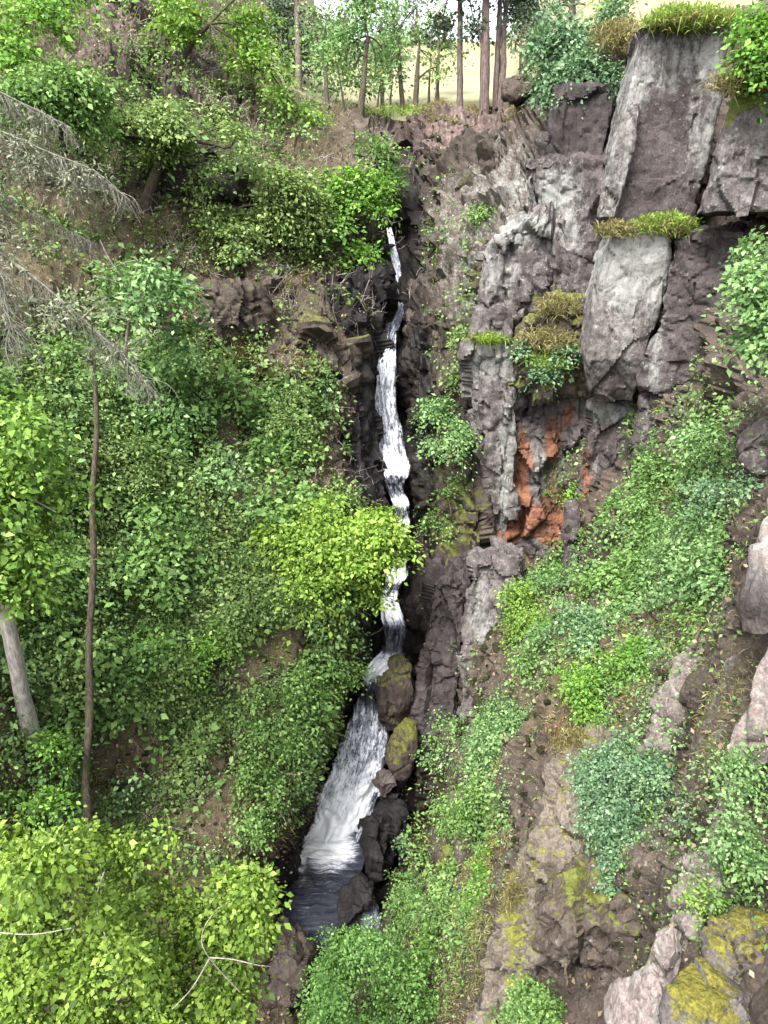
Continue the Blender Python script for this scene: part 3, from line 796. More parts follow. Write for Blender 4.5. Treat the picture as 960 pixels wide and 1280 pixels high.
block('rock_ledge', 'rough ledge of mossy stone carrying small plants',
      [(378, 696, 745, 25.6, 25.2), (420, 648, 742, 25.4, 25.0), (470, 640, 738, 25.5, 25.0), (492, 650, 736, 25.8, 25.2)], 1.8, M['brown'], 'cliff face', G1, base=(.15, .45, .1, 0), seed=12, facet=.5, crack=.12, rough=.14, sx=1.1, sz=.8)
block('rock_buttress', 'pale-topped block with dark purple wedge below, right of orange wall',
      [(508, 742, 796, 24.5, 24.0), (560, 732, 788, 24.3, 23.8), (620, 716, 782, 24.0, 23.5), (680, 706, 768, 23.6, 23.1), (738, 700, 745, 23.2, 22.9)], 2.2, M['purple'], 'cliff face', G1,
      patches=[(765, 515, 24.3, (30, 16), LI, .7), (752, 575, 24, (22, 26), MO, .3), (733, 590, 24.2, (10, 40), OR, .75), (728, 650, 23.9, (8, 30), OR, .6), (755, 585, 24, (22, 20), LI, .4)], base=(.15, .05, 0, .05), seed=13, facet=.35, crack=.12, rough=.1, sx=.8, sz=.5)
block('rock_column', 'dark damp purple column right of the cascade',
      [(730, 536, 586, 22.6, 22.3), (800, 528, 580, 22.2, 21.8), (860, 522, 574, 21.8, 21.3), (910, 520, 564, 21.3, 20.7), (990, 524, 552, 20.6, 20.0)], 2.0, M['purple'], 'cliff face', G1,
      patches=[(540, 920, 21.8, (16, 22), LI, .5)], base=(.05, .05, 0, .4), seed=14, facet=.42, crack=.14, rough=.13, sx=1.0, sz=.35)
block('rock_column', 'rough lichen-streaked column below the orange wall',
      [(706, 590, 642, 22.2, 21.6), (770, 580, 640, 21.6, 20.9), (840, 574, 626, 20.9, 20.0), (900, 566, 608, 20.2, 19.2)], 1.8, M['grey'], 'cliff face', G1,
      patches=[(600, 770, 22, (14, 60), LI, .6)], base=(.2, .15, 0, .1), seed=15, facet=.35, crack=.14, rough=.13, sx=1.4, sz=.35)
block('rock_slab', 'pale lichened rib running down left of the bottom thicket',
      [(940, 585, 612, 17.3, 16.8), (1000, 560, 592, 16.6, 16.0), (1070, 545, 575, 15.6, 15.0), (1150, 535, 570, 14.4, 13.8), (1290, 525, 580, 12.4, 11.8)], 1.2, M['brown'], 'rock', None,
      patches=[(550, 1150, 14, (20, 120), MO, .35)], base=(.3, .2, .05, 0), seed=36, facet=.3, rough=.12, sx=1.3, sz=.5, res=.06)
block('rock_slab', 'pinkish near slab with a dark broken lower end',
      [(560, 965, 1060, 9.6, 8.6), (640, 948, 1050, 9.3, 8.4), (700, 936, 1040, 9.1, 8.2), (750, 928, 1030, 8.9, 8.0), (784, 930, 1010, 8.9, 8.0)], 1.4, M['pink'], 'rock', None,
      patches=[(950, 745, 8.8, (40, 35), WET_SHADE, .8), (948, 690, 9, (20, 40), LI, .5)], base=(.3, .05, 0, 0), seed=16, facet=.14, rough=.05, sx=1.2, res=.05)
block('rock_slab', 'long tilted pinkish slab running down beside the leafy slope',
      [(770, 985, 1080, 8.5, 7.4), (840, 940, 1060, 8.3, 7.3), (900, 912, 1000, 8.2, 7.4), (960, 893, 950, 8.0, 7.5), (1030, 876, 915, 7.8, 7.5)], 1.0, M['pink'], 'rock', None,
      patches=[(940, 880, 8, (10, 20), OR, .5)], base=(.35, .1, 0, 0), seed=17, facet=.16, rough=.07, sx=1.2, res=.05)
block('rock_overhang', 'dark undercut rock beneath the grassy ridge slab',
      [(1128, 700, 778, 9.7, 9.2), (1160, 676, 788, 9.6, 8.9), (1200, 676, 788, 9.5, 8.9), (1230, 690, 785, 9.6, 9.0), (1262, 705, 775, 10.0, 9.4)], 1.6, M['brown'], 'rock', None,
      patches=[(760, 1235, 9, (50, 22), WET_SHADE, 1.0), (720, 1150, 9, (50, 30), MO, .3)], base=(.15, .15, 0, .1), seed=18, facet=.35, rough=.12, sx=1.3, sz=.9, res=.05)  # strongest patch paints shade onto the undercut's lower side
block('rock_ridge', 'long sloping ridge slab of bare grey-brown rock and dry grass',
      [(905, 716, 742, 13.6, 13.3), (960, 692, 750, 12.6, 11.9), (1030, 660, 762, 11.8, 10.9), (1090, 642, 750, 11.2, 10.4), (1140, 626, 712, 10.8, 10.1), (1200, 606, 668, 10.4, 9.7), (1290, 580, 640, 9.9, 9.1)], 1.5, M['tan'], 'rock', None,
      patches=[(715, 930, 13, (22, 40), OR, .35), (650, 1180, 10.6, (24, 60), LI, .5), (735, 1010, 11.8, (12, 60), MO, .35), (640, 1150, 10.8, (12, 60), MO, .3)], base=(.08, .22, 0, .0), seed=19, facet=.32, crack=.14, rough=.12, sx=1.4, sz=.45, res=.05, n_exp=8)
block('rock_slab', 'grey diagonal slab edge below the long tilted pinkish one',
      [(1020, 878, 925, 7.9, 7.4), (1080, 850, 905, 7.7, 7.1), (1140, 826, 880, 7.4, 6.9), (1200, 806, 850, 7.1, 6.7), (1290, 772, 830, 6.8, 6.3)], 1.0, M['pink'], 'rock', None,
      base=(.3, .08, 0, .05), seed=34, facet=.2, rough=.08, sx=1.5, sz=.6, res=.045)
block('rock_slab', 'slanting brown slab between blue-green shrub and tilted slab',
      [(790, 862, 905, 12.2, 11.6), (840, 836, 880, 11.8, 11.2), (900, 812, 850, 11.4, 10.9), (945, 800, 835, 11.2, 10.8)], 1.0, M['pink'], 'rock', None,
      patches=[(830, 880, 11.3, (12, 40), OR, .3)], base=(.15, .15, 0, .1), seed=35, facet=.25, rough=.1, sx=1.3, sz=.5, res=.05)

boulder('chockstone', 'large dark mossy boulder wedged above the lower fall', 496, 864, 22.3, 27, 50, M['greenmoss'], 1.0, 4, base=(0, .25, 0, .55), seed=1, facet=.12)
boulder('boulder', 'yellow-green mossy upright boulder below the dark chockstone', 502, 938, 20.9, 19, 44, M['greenmoss'], .8, 10, base=(.0, .42, 0, .1), seed=2, facet=.05, rough=.05, box=2.4)
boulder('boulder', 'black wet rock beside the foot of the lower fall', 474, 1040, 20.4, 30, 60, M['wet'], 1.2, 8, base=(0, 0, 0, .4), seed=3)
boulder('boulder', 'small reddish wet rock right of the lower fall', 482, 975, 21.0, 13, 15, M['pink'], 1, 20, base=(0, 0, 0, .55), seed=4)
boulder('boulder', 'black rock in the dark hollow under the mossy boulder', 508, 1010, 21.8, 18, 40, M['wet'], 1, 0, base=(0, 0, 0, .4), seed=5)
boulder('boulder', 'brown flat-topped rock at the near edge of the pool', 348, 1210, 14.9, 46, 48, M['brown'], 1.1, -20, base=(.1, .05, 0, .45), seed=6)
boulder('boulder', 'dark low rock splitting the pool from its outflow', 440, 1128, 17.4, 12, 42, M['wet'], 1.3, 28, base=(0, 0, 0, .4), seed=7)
boulder('boulder', 'rounded boulder with a thick bright yellow moss cap', 884, 1262, 5.6, 58, 50, M['mossy'], 1, 0, base=(.4, .15, 0, 0), seed=8, facet=.1, patches=[(880, 1255, 5.3, (42, 38), MO, .5)], rough=.05)
boulder('boulder', 'pale grey upright stone above the yellow mossy boulder', 834, 1184, 6.9, 17, 34, M['pink'], .9, 8, base=(.5, .1, 0, 0), seed=9, facet=.12)
boulder('boulder', 'pale leaning slab left of the yellow mossy boulder', 806, 1262, 6.1, 26, 62, M['pink'], 1, 18, base=(.45, .15, 0, 0), seed=10, facet=.14)
boulder('boulder', 'flat mossy yellow-green slab at the lower right corner', 934, 1180, 6.2, 56, 34, M['mossy'], 1, -8, base=(.2, .3, 0, 0), seed=11, facet=.16)
boulder('boulder', 'dark rough rock shadowed under the near leafy slope', 880, 868, 10.4, 32, 28, M['brown'], 1, 25, base=(.2, .1, 0, .4), seed=12)
boulder('boulder', 'pale mossy rounded rock at the right above the pink slab', 962, 548, 13.6, 34, 44, M['grey'], 1, 30, base=(.3, .35, 0, 0), seed=13, facet=.14)
boulder('boulder', 'small upright pale stone on the slope by the ridge', 836, 872, 11.6, 12, 34, M['pink'], 1, 22, base=(.4, .15, 0, 0), seed=14, facet=.14)
boulder('outcrop', 'brown rock knob on the rim beside the pines', 648, 112, 38.5, 22, 16, M['brown'], 1, 15, base=(.1, .1, 0, .2), seed=15)
boulder('outcrop', 'pale grey rock showing through the left bank greenery', 200, 895, 18.2, 30, 26, M['grey'], .8, 10, base=(.2, .2, 0, .2), seed=16)
boulder('outcrop', 'jutting brown crag left of the middle fall', 412, 430, 28.9, 28, 75, M['brown'], 1, -14, base=(.12, .3, .0, .2), seed=17, facet=.3)
boulder('outcrop', 'rusty rock spur low beside the middle fall', 432, 520, 28.0, 14, 46, M['brown'], 1, -12, base=(.1, .15, .25, .1), seed=18, facet=.3)
boulder('outcrop', 'dark crag under the brown ledge on the left slope', 285, 392, 27.6, 46, 38, M['brown'], 1, -6, base=(0, .2, 0, .35), seed=19, facet=.35)
boulder('outcrop', 'dark rock face beneath the spreading slope tree', 240, 210, 32.0, 70, 40, M['purple'], .7, 6, base=(.1, .1, 0, .35), seed=21, facet=.35)

# ------------------------------------------------------------------ plants
def crown_acc(blobs, leaf, spray, dens, per, flat=.45, up=.8, gap=-.15, seed=0, jitter=.3, wid=.32):
    acc = Acc()
    centres = []
    for (c, r) in blobs:
        area = 4 * math.pi * ((r[0] * r[1]) ** 1.6 / 3 + (r[0] * r[2]) ** 1.6 / 3 + (r[1] * r[2]) ** 1.6 / 3) ** (1 / 1.6)
        n = max(5, int(dens * 1.1 * area / spray ** 2))
        d = rand_dir(n)
        rad = 1 - .75 * RNG.random(n) ** 2.2
        S = c + d * rad[:, None] * r
        S = S + jitter * spray * RNG.normal(size=(n, 3))
        wob = fbm(S / (spray * 3.2), 2, 300 + seed)
        S = S + d * (wob * r.mean() * .28)[:, None]
        S = S[fbm(S / (spray * 2.4), 2, 330 + seed) > gap]
        n = len(S)
        if n == 0: continue
        centres.append(S)
        sv = RNG.random(n)
        k = np.repeat(np.arange(n), per)
        out = unit(S - c + np.array([0, 0, -.2]) * r)
        axis = unit(out * .55 + np.array([0, 0, up]) + .25 * RNG.normal(size=(n, 3)))
        m = len(k)
        off = RNG.normal(size=(m, 3)) * spray * .55
        al = (off * axis[k]).sum(1)
        off -= axis[k] * (al * (1 - flat))[:, None]
        C = S[k] + off
        C[:, 2] -= .22 * (np.linalg.norm(off, axis=1) ** 2) / spray
        D = off + .3 * spray * RNG.normal(size=(m, 3)) + np.array([0, 0, -.12 * spray])
        Nn = axis[k] + .45 * RNG.normal(size=(m, 3))
        L = leaf * np.clip(np.exp(.38 * RNG.normal(size=m)), .35, 2.2)
        T = np.stack([RNG.random(m), np.clip(sv[k] + .2 * RNG.normal(size=m), 0, 1), RNG.random(m)], -1)
        acc.add(*leaves(C, D, Nn, L, wid=wid, T=T))
    return acc, (np.concatenate(centres) if centres else np.zeros((0, 3)))


def px_blobs(bl, dz=.9):
    out = []
    for b in bl:
        px, py, Y, rx, ry = b[:5]
        k0 = None
        if Y is None:
            Y0 = float(depth(np.array([px]), np.array([py]))[0])
            k0 = rng_t(py, Y0) / FPX
            Y = Y0 - .75 * (rx + ry) / 2 * k0
        k = rng_t(py, Y) / FPX
        out.append((at(px, py, Y), np.array([rx * k, (rx + ry) / 2 * k * dz, ry * k * 1.02])))
    return out


def plant(name, label, cat, group, blobs, mat, bark, trunk=None, r0=.08, leaf=.12, spray=.32, dens=1.0, per=16, base=None, parts=('trunk', 'crown'), limbs=True, flat=.26, up=.9, gap=-.15, dz=.9, twigs=26):
    B = px_blobs(blobs, dz)
    leaf, spray, per = leaf * .72, spray * 1.3, int(per * 2.9)
    gap = gap + .06
    dens *= 1.7 if parts == SH else 1.45
    allc = np.array([c for c, r in B])
    cen = allc.mean(0)
    if trunk is not None:
        tp = np.array([at(*p[:3]) for p in trunk])
        base_p = tp[0]
    else:
        if base is None:
            lx = np.mean([b[0] for b in blobs]); ly = max(b[1] + b[4] * .7 for b in blobs)
            base_p = at(lx, ly, float(depth(np.array([lx]), np.array([ly]))[0]) + .1)
        else:
            base_p = at(*base)
        tp = np.array([base_p, base_p * .55 + cen * .45 + np.array([.1, -.1, .15]), cen + np.array([0, 0, .1])])
    if trunk is not None and len(trunk[0]) > 3:
        rads = np.array([p[3] for p in trunk])
    else:
        rads = np.linspace(r0, r0 * .35, len(tp))
    tp = np.vstack([tp[0] - .8 * unit(tp[1] - tp[0]), tp]); rads = np.r_[rads[0] * 1.25, rads]
    root = tag(empty(name, base_p), label, cat, group)
    acc, S = crown_acc(B, leaf, spray, dens, per, flat, up, gap, seed=hash(label) % 97 if False else len(label))
    tr = Acc()
    tr.add(*tube(tp, rads, 9))
    if limbs and len(S):
        end_r = rads[-1]
        for (c, r) in B[:11]:
            j = len(tp) - 1 if np.linalg.norm(c - tp[-1]) < np.linalg.norm(c - tp[len(tp) // 2]) else len(tp) // 2
            s = tp[j]
            midp = (s + c) / 2 + np.array([RNG.normal() * .12, RNG.normal() * .12, .12]) * np.linalg.norm(c - s) * .8
            tr.add(*tube([s, midp, c], [rads[j] * .5, end_r * .55, end_r * .4], 6, sub=3))
            near_s = S[np.argsort(np.linalg.norm((S - c) / r, axis=1))]
            pick = near_s[RNG.choice(len(near_s), min(len(near_s), max(4, twigs // len(B) + 3)), replace=False)]
            pick = pick[np.linalg.norm((pick - c) / r, axis=1) < 1.35]
            for q in pick:
                m1 = (c + q) / 2 + RNG.normal(size=3) * .10 * np.linalg.norm(q - c)
                tr.add(*tube([c, m1, q], [end_r * .4, end_r * .28, end_r * .12], 4, sub=2))
    o1 = tr.build(parts[0], bark, root)
    o2 = None
    if acc.n:
        o2 = acc.build(parts[1], mat, root)
    for o in (o1, o2):
        if o is not None:
            o.data.transform(__import__('mathutils').Matrix.Translation(-Vector(base_p)))
    return root


TR = ('trunk', 'crown')
SH = ('stem', 'foliage')
# ---- trees, near to far
FG = [(70, 1105, 7.3, 90, 55), (175, 1125, 7.4, 80, 52), (262, 1145, 7.6, 46, 44), (50, 1190, 6.8, 100, 70), (175, 1210, 6.8, 95, 70), (268, 1225, 7.1, 44, 58), (110, 1290, 6.3, 130, 70), (5, 1060, 7.8, 50, 42), (245, 1300, 6.7, 66, 46)]
frng = np.random.default_rng(77)
for _ in range(34):
    q = FG[frng.integers(len(FG))]
    an = frng.uniform(0, 2 * math.pi)
    FG.append((q[0] + q[3] * 1.02 * math.cos(an), q[1] + q[4] * 1.02 * math.sin(an), q[2] - frng.uniform(-.1, .75), frng.uniform(14, 30), frng.uniform(10, 24)))
FG += [(105, 1032, 7.8, 15, 18), (205, 1048, 7.7, 16, 20), (232, 1075, 7.6, 18, 14), (60, 1030, 7.9, 18, 12), (30, 1010, 8.0, 16, 12), (300, 1120, 7.6, 16, 14), (312, 1165, 7.5, 14, 22), (306, 1230, 7.2, 16, 26), (160, 1060, 7.7, 20, 14)]
t1 = plant('tree', 'large lime-green tree filling the lower left corner with pale bare twigs', 'tree', None, FG,
      M['lf_lime'], M['bark_grey'], trunk=[(60, 1640, 6.3, .16), (90, 1480, 6.3, .13), (110, 1330, 6.5, .07), (140, 1260, 6.9, .028)], leaf=.088, spray=.17, dens=.9, per=15, gap=-.03, twigs=150)
for pl, r in (([(300, 1240, 6.7), (262, 1198, 6.55), (252, 1170, 6.6), (268, 1140, 6.7), (290, 1125, 6.8)], .008), ([(262, 1197, 6.55), (290, 1199, 6.5), (320, 1206, 6.5), (338, 1208, 6.6)], .008), ([(262, 1198, 6.5), (240, 1235, 6.4), (215, 1262, 6.3)], .009), ([(-10, 1165, 6.4), (40, 1168, 6.4), (90, 1160, 6.5)], .008), ([(130, 1090, 7.0), (120, 1130, 6.9), (135, 1180, 6.6)], .010)):
    bt = Acc()
    bt.add(*tube([at(*q) for q in pl], np.linspace(r, r * .5, len(pl)), 6))
    bo = bt.build('branch', M['bark_pale'], t1)
    bo.data.transform(__import__('mathutils').Matrix.Translation(-Vector(t1.location)))

plant('tree', 'yellow-green tree on a pale leaning trunk at left edge', 'tree', None,
      [(30, 545, 13.3, 52, 42), (15, 610, 13.2, 65, 50), (60, 600, 13.2, 34, 36), (10, 690, 13.2, 52, 50), (-20, 740, 13.2, 40, 30), (45, 660, 13.2, 36, 36), (5, 640, 12.9, 60, 50), (20, 740, 13.2, 40, 22), (70, 640, 13.2, 22, 26)],
      M['lf_yellow'], M['bark_pale'], trunk=[(38, 912, 14.4, .22), (24, 850, 14.1, .18), (8, 770, 13.8, .16), (-8, 690, 13.5, .09), (-5, 620, 13.3, .035)], leaf=.15, spray=.3, dens=1.2, per=16, gap=-.08)
plant('tree', 'tall thin brown trunk standing bare up the left bank', 'tree', None,
      [(118, 455, 18.2, 45, 22), (90, 440, 18, 30, 20)],
      M['lf_mid'], M['bark_brown'], trunk=[(111, 1040, 14.0, .125), (107, 970, 14.5, .10), (112, 890, 15.1, .10), (111, 800, 16.2, .09), (117, 710, 16.8, .085), (116, 620, 17.3, .075), (121, 540, 17.8, .065), (119, 478, 18.1, .06), (117, 440, 18.3, .04)], leaf=.13, spray=.3, dens=.8, per=12)
plant('tree', 'bright yellow-green tree leaning over the cascade from the left bank', 'tree', None,
      [(420, 638, 21.8, 38, 13), (462, 654, 21.3, 42, 13), (385, 664, 21.7, 48, 14), (450, 684, 21.1, 52, 14), (358, 692, 21.7, 36, 13), (412, 710, 21.3, 60, 15), (398, 742, 21.2, 46, 13), (445, 744, 21.1, 32, 12), (485, 688, 21.1, 26, 11), (385, 768, 21.3, 28, 10), (340, 672, 21.9, 20, 10)],
      M['lf_fresh'], M['bark_dark'], leaf=.16, spray=.34, dens=1.25, per=15, base=(385, 800, 21.8), r0=.10, up=1.5, flat=.2, dz=1.5)
plant('tree', 'vivid green tree hanging above the upper left fall', 'tree', None,
      [(445, 240, 32.8, 42, 26), (425, 285, 32.5, 42, 32), (465, 270, 32.9, 26, 30), (405, 255, 32.6, 26, 28), (440, 318, 32.4, 34, 22), (470, 305, 32.7, 16, 22)],
      M['lf_bright'], M['bark_dark'], leaf=.2, spray=.42, dens=1.0, per=16, base=(425, 350, 33.2), r0=.14)
plant('tree', 'dull green leafy tree behind the vivid green one', 'tree', None,
      [(470, 200, 37, 32, 24), (450, 222, 36.8, 32, 18), (485, 225, 37.4, 14, 20)], M['lf_mid'], M['bark_dark'], leaf=.2, spray=.45, dens=1.0, per=14, base=(465, 250, 38), r0=.12)
plant('tree', 'spreading olive-green tree with a dark leaning trunk on the slope', 'tree', None,
      [(150, 168, 29.6, 55, 22), (212, 172, 29.5, 62, 24), (272, 182, 30, 52, 26), (225, 150, 30, 62, 20), (180, 190, 29.3, 40, 14)],
      M['lf_olive'], M['bark_dark'], trunk=[(183, 278, 30.6, .26), (186, 245, 30.2, .22), (196, 212, 29.9, .18), (204, 185, 29.8, .12)], leaf=.18, spray=.42, dens=1.5, up=1.4, per=16, flat=.3)
plant('tree', 'layered olive-green tree cascading toward the vivid green one', 'tree', None,
      [(310, 215, 30.6, 50, 24), (352, 232, 31, 40, 28), (332, 272, 31, 50, 26), (380, 262, 31.5, 32, 26), (290, 262, 30.6, 34, 20), (352, 312, 31, 36, 20), (385, 300, 31.4, 22, 18)],
      M['lf_olive'], M['bark_dark'], leaf=.18, spray=.42, dens=1.4, up=1.4, per=15, flat=.3, base=(320, 335, 31.5), r0=.14)
plant('tree', 'tall yellowish-green tree with dark forked trunk at the skyline', 'tree', None,
      [(300, 35, 37, 62, 38), (335, 85, 37, 44, 32), (262, 65, 37, 42, 32), (375, 150, 37.5, 42, 24), (335, 130, 37, 40, 24), (235, 15, 37.5, 40, 30), (320, -20, 38, 60, 30)],
      M['lf_yellow'], M['bark_dark'], trunk=[(222, 150, 37.8, .24), (222, 100, 37.6, .2), (234, 60, 37.4, .16), (262, 30, 37.2, .09)], leaf=.2, spray=.46, dens=1.1, per=14, gap=-.02, up=1.3)
plant('tree', 'yellow-green tree at the very top left corner', 'tree', None,
      [(30, 30, 28.5, 62, 30), (85, 15, 29.5, 42, 24), (10, 78, 27.5, 36, 24), (-30, 50, 27.5, 50, 40)], M['lf_bright'], M['bark_dark'], leaf=.18, spray=.4, dens=.9, per=15, base=(10, 130, 29), r0=.14)
plant('tree', 'fresh green tree below the top left corner one', 'tree', None,
      [(80, 112, 27.2, 46, 30), (112, 125, 27.5, 24, 42), (40, 115, 26.4, 46, 30), (95, 155, 27, 34, 18), (15, 130, 26, 30, 24)], M['lf_mid'], M['bark_dark'], leaf=.17, spray=.4, dens=1.0, per=16, base=(80, 200, 28), r0=.14)
plant('rowan_tree', 'pale green rowan spreading below the dead conifer boughs', 'tree', None,
      [(125, 300, 22.4, 36, 18), (172, 325, 22.6, 50, 24), (210, 362, 22.6, 40, 28), (232, 425, 23, 24, 36), (165, 378, 22.3, 40, 26), (115, 345, 22, 30, 20), (200, 410, 22.6, 30, 24), (100, 400, 21.8, 30, 30)],
      M['lf_pale'], M['bark_grey'], leaf=.19, spray=.36, dens=.85, per=13, gap=-.02, base=(150, 480, 24), r0=.1)
plant('tree', 'small olive tree clinging beneath the dark crag', 'tree', None,
      [(235, 265, 29, 34, 18), (290, 300, 29.6, 40, 20), (255, 240, 29.6, 30, 14)], M['lf_olive'], M['bark_dark'], leaf=.17, spray=.4, dens=.7, per=13, base=(265, 325, 30), r0=.08)
plant('tree', 'thin olive tree at the rim left of the field', 'tree', None,
      [(385, 190, 38, 26, 22), (400, 160, 39, 26, 26), (365, 180, 37.5, 24, 16)], M['lf_olive'], M['bark_dark'], leaf=.2, spray=.45, dens=.7, per=13, base=(390, 215, 38.5), r0=.09)
plant('tree', 'lush fresh-green tree at the bottom in front of the pool', 'tree', None,
      [(450, 1195, 12.2, 52, 34), (425, 1245, 11.9, 46, 36), (490, 1250, 11.9, 44, 38), (455, 1290, 11.6, 70, 40), (500, 1215, 12.2, 28, 26), (400, 1280, 11.8, 30, 30)],
      M['lf_mint'], M['bark_brown'], leaf=.09, spray=.2, dens=1.15, per=18, base=(450, 1400, 12.2), r0=.09, up=.6)

# ---- rim and background
BG = 'trees along the rim by the field'
plant('birch_tree', 'slender forked birch standing at the near edge of the field', 'tree', BG,
      [(455, 35, 44, 30, 34), (432, 60, 44, 22, 26), (478, 62, 44, 20, 24), (460, -10, 44.5, 40, 30), (442, 92, 43.6, 16, 14), (470, 100, 43.6, 14, 12)],
      M['lf_pale'], M['bark_dark'], trunk=[(448, 190, 42.6, .22), (451, 140, 42.6, .17), (455, 95, 43, .13), (460, 45, 43.5, .08)], leaf=.2, spray=.5, dens=.95, per=12, gap=.0)
bt = plant('birch_tree', 'yellow-green young birch in the middle of the field edge', 'tree', BG,
      [(525, 62, 44.5, 26, 28), (518, 25, 45, 24, 28), (540, 85, 44.5, 16, 16)],
      M['lf_yellow'], M['bark_dark'], trunk=[(519, 136, 43.6, .16), (521, 100, 44, .13), (524, 60, 44.4, .07)], leaf=.2, spray=.5, dens=.7, per=12, gap=.0)
plant('birch_tree', 'pale green birch beside the yellow-green young one', 'tree', BG,
      [(498, 30, 48, 26, 40), (488, 75, 48, 18, 22), (505, 98, 47, 14, 12), (520, 10, 48, 26, 30)],
      M['lf_pale'], M['bark_dark'], trunk=[(503, 134, 46, .14), (500, 90, 47, .11), (498, 40, 48, .06)], leaf=.22, spray=.55, dens=.95, per=12, gap=.0)
plant('birch_tree', 'leafy young birch with twin stems at left of the field', 'tree', BG,
      [(410, 70, 46, 26, 40), (425, 115, 45, 20, 18), (400, 20, 47, 30, 36)],
      M['lf_pale'], M['bark_dark'], trunk=[(411, 158, 42.8, .15), (408, 110, 44, .12), (408, 60, 46, .07)], leaf=.22, spray=.55, dens=.6, per=12, gap=.03)
PN = 'pines at the gorge rim'
plant('pine_tree', 'single slim pine trunk alone in front of the bright gap', 'tree', PN,
      [(572, -12, 45, 34, 14), (552, 30, 46.5, 18, 8), (590, 15, 45, 18, 6), (575, -40, 45, 50, 20)],
      M['lf_pine'], M['bark_pine'], trunk=[(575, 134, 44, .17), (575, 90, 44.2, .16), (575, 30, 44.6, .14), (575, -40, 45, .08)], leaf=.22, spray=.45, dens=.8, per=18, gap=-.05)
plant('pine_tree', 'thickest pine trunk of the clump beside the rim knob', 'tree', PN,
      [(605, -14, 43, 40, 14), (596, 32, 43, 18, 6), (610, -45, 43, 50, 22)],
      M['lf_pine'], M['bark_pine'], trunk=[(605, 140, 42.4, .26), (606, 90, 42.6, .24), (607, 30, 43, .21), (608, -40, 43.4, .14)], leaf=.22, spray=.45, dens=.8, per=18, gap=-.05)
plant('pine_tree', 'slim pine trunk just right of the thickest pine', 'tree', PN,
      [(634, -16, 44, 34, 12), (645, 18, 44, 18, 8)],
      M['lf_pine'], M['bark_pine'], trunk=[(619, 134, 43, .16), (621, 90, 43.2, .15), (624, 30, 43.6, .13), (626, -30, 44, .09)], leaf=.22, spray=.45, dens=.8, per=18)
plant('pine_tree', 'leaning pine trunk at the right of the pine clump', 'tree', PN,
      [(648, -5, 44.5, 24, 14), (655, 30, 45, 14, 10)],
      M['lf_pine'], M['bark_pine'], trunk=[(625, 132, 42.8, .17), (629, 90, 43, .16), (630, 40, 43.4, .13), (636, -20, 44, .09)], leaf=.22, spray=.45, dens=.8, per=18)
plant('pine_tree', 'dark pine with drooping needles behind the yellowish tree', 'tree', PN,
      [(368, 15, 50, 26, 26), (378, 60, 49, 22, 24), (352, 40, 50, 22, 30)],
      M['lf_pine'], M['bark_pine'], trunk=[(374, 120, 46, .2), (373, 70, 47.5, .18), (371, 20, 49, .14), (370, -40, 50, .08)], leaf=.22, spray=.5, dens=.8, per=18)
FB = 'trees beyond the meadow'
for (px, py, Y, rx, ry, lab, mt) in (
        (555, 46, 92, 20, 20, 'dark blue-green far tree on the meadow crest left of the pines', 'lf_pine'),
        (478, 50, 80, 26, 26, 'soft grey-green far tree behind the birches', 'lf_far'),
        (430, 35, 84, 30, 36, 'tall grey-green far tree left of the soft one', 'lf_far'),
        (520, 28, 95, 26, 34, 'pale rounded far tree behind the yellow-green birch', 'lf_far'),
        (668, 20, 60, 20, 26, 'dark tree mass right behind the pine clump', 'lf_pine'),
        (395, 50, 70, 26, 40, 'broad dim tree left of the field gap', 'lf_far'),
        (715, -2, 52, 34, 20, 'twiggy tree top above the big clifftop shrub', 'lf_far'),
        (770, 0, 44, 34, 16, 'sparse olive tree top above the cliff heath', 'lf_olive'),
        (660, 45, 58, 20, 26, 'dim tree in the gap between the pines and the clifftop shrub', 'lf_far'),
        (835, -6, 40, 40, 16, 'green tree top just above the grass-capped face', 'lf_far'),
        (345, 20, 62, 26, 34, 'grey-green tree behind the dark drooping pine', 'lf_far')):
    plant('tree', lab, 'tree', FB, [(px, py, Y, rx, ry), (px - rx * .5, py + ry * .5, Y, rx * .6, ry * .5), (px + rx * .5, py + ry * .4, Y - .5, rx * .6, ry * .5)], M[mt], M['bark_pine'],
          trunk=[(px, py + ry * 1.6, Y, .25), (px, py + ry * .5, Y, .2), (px + 1, py - ry * .6, Y, .1)], leaf=.34, spray=.8, dens=.7, per=14, gap=-.05, twigs=10)

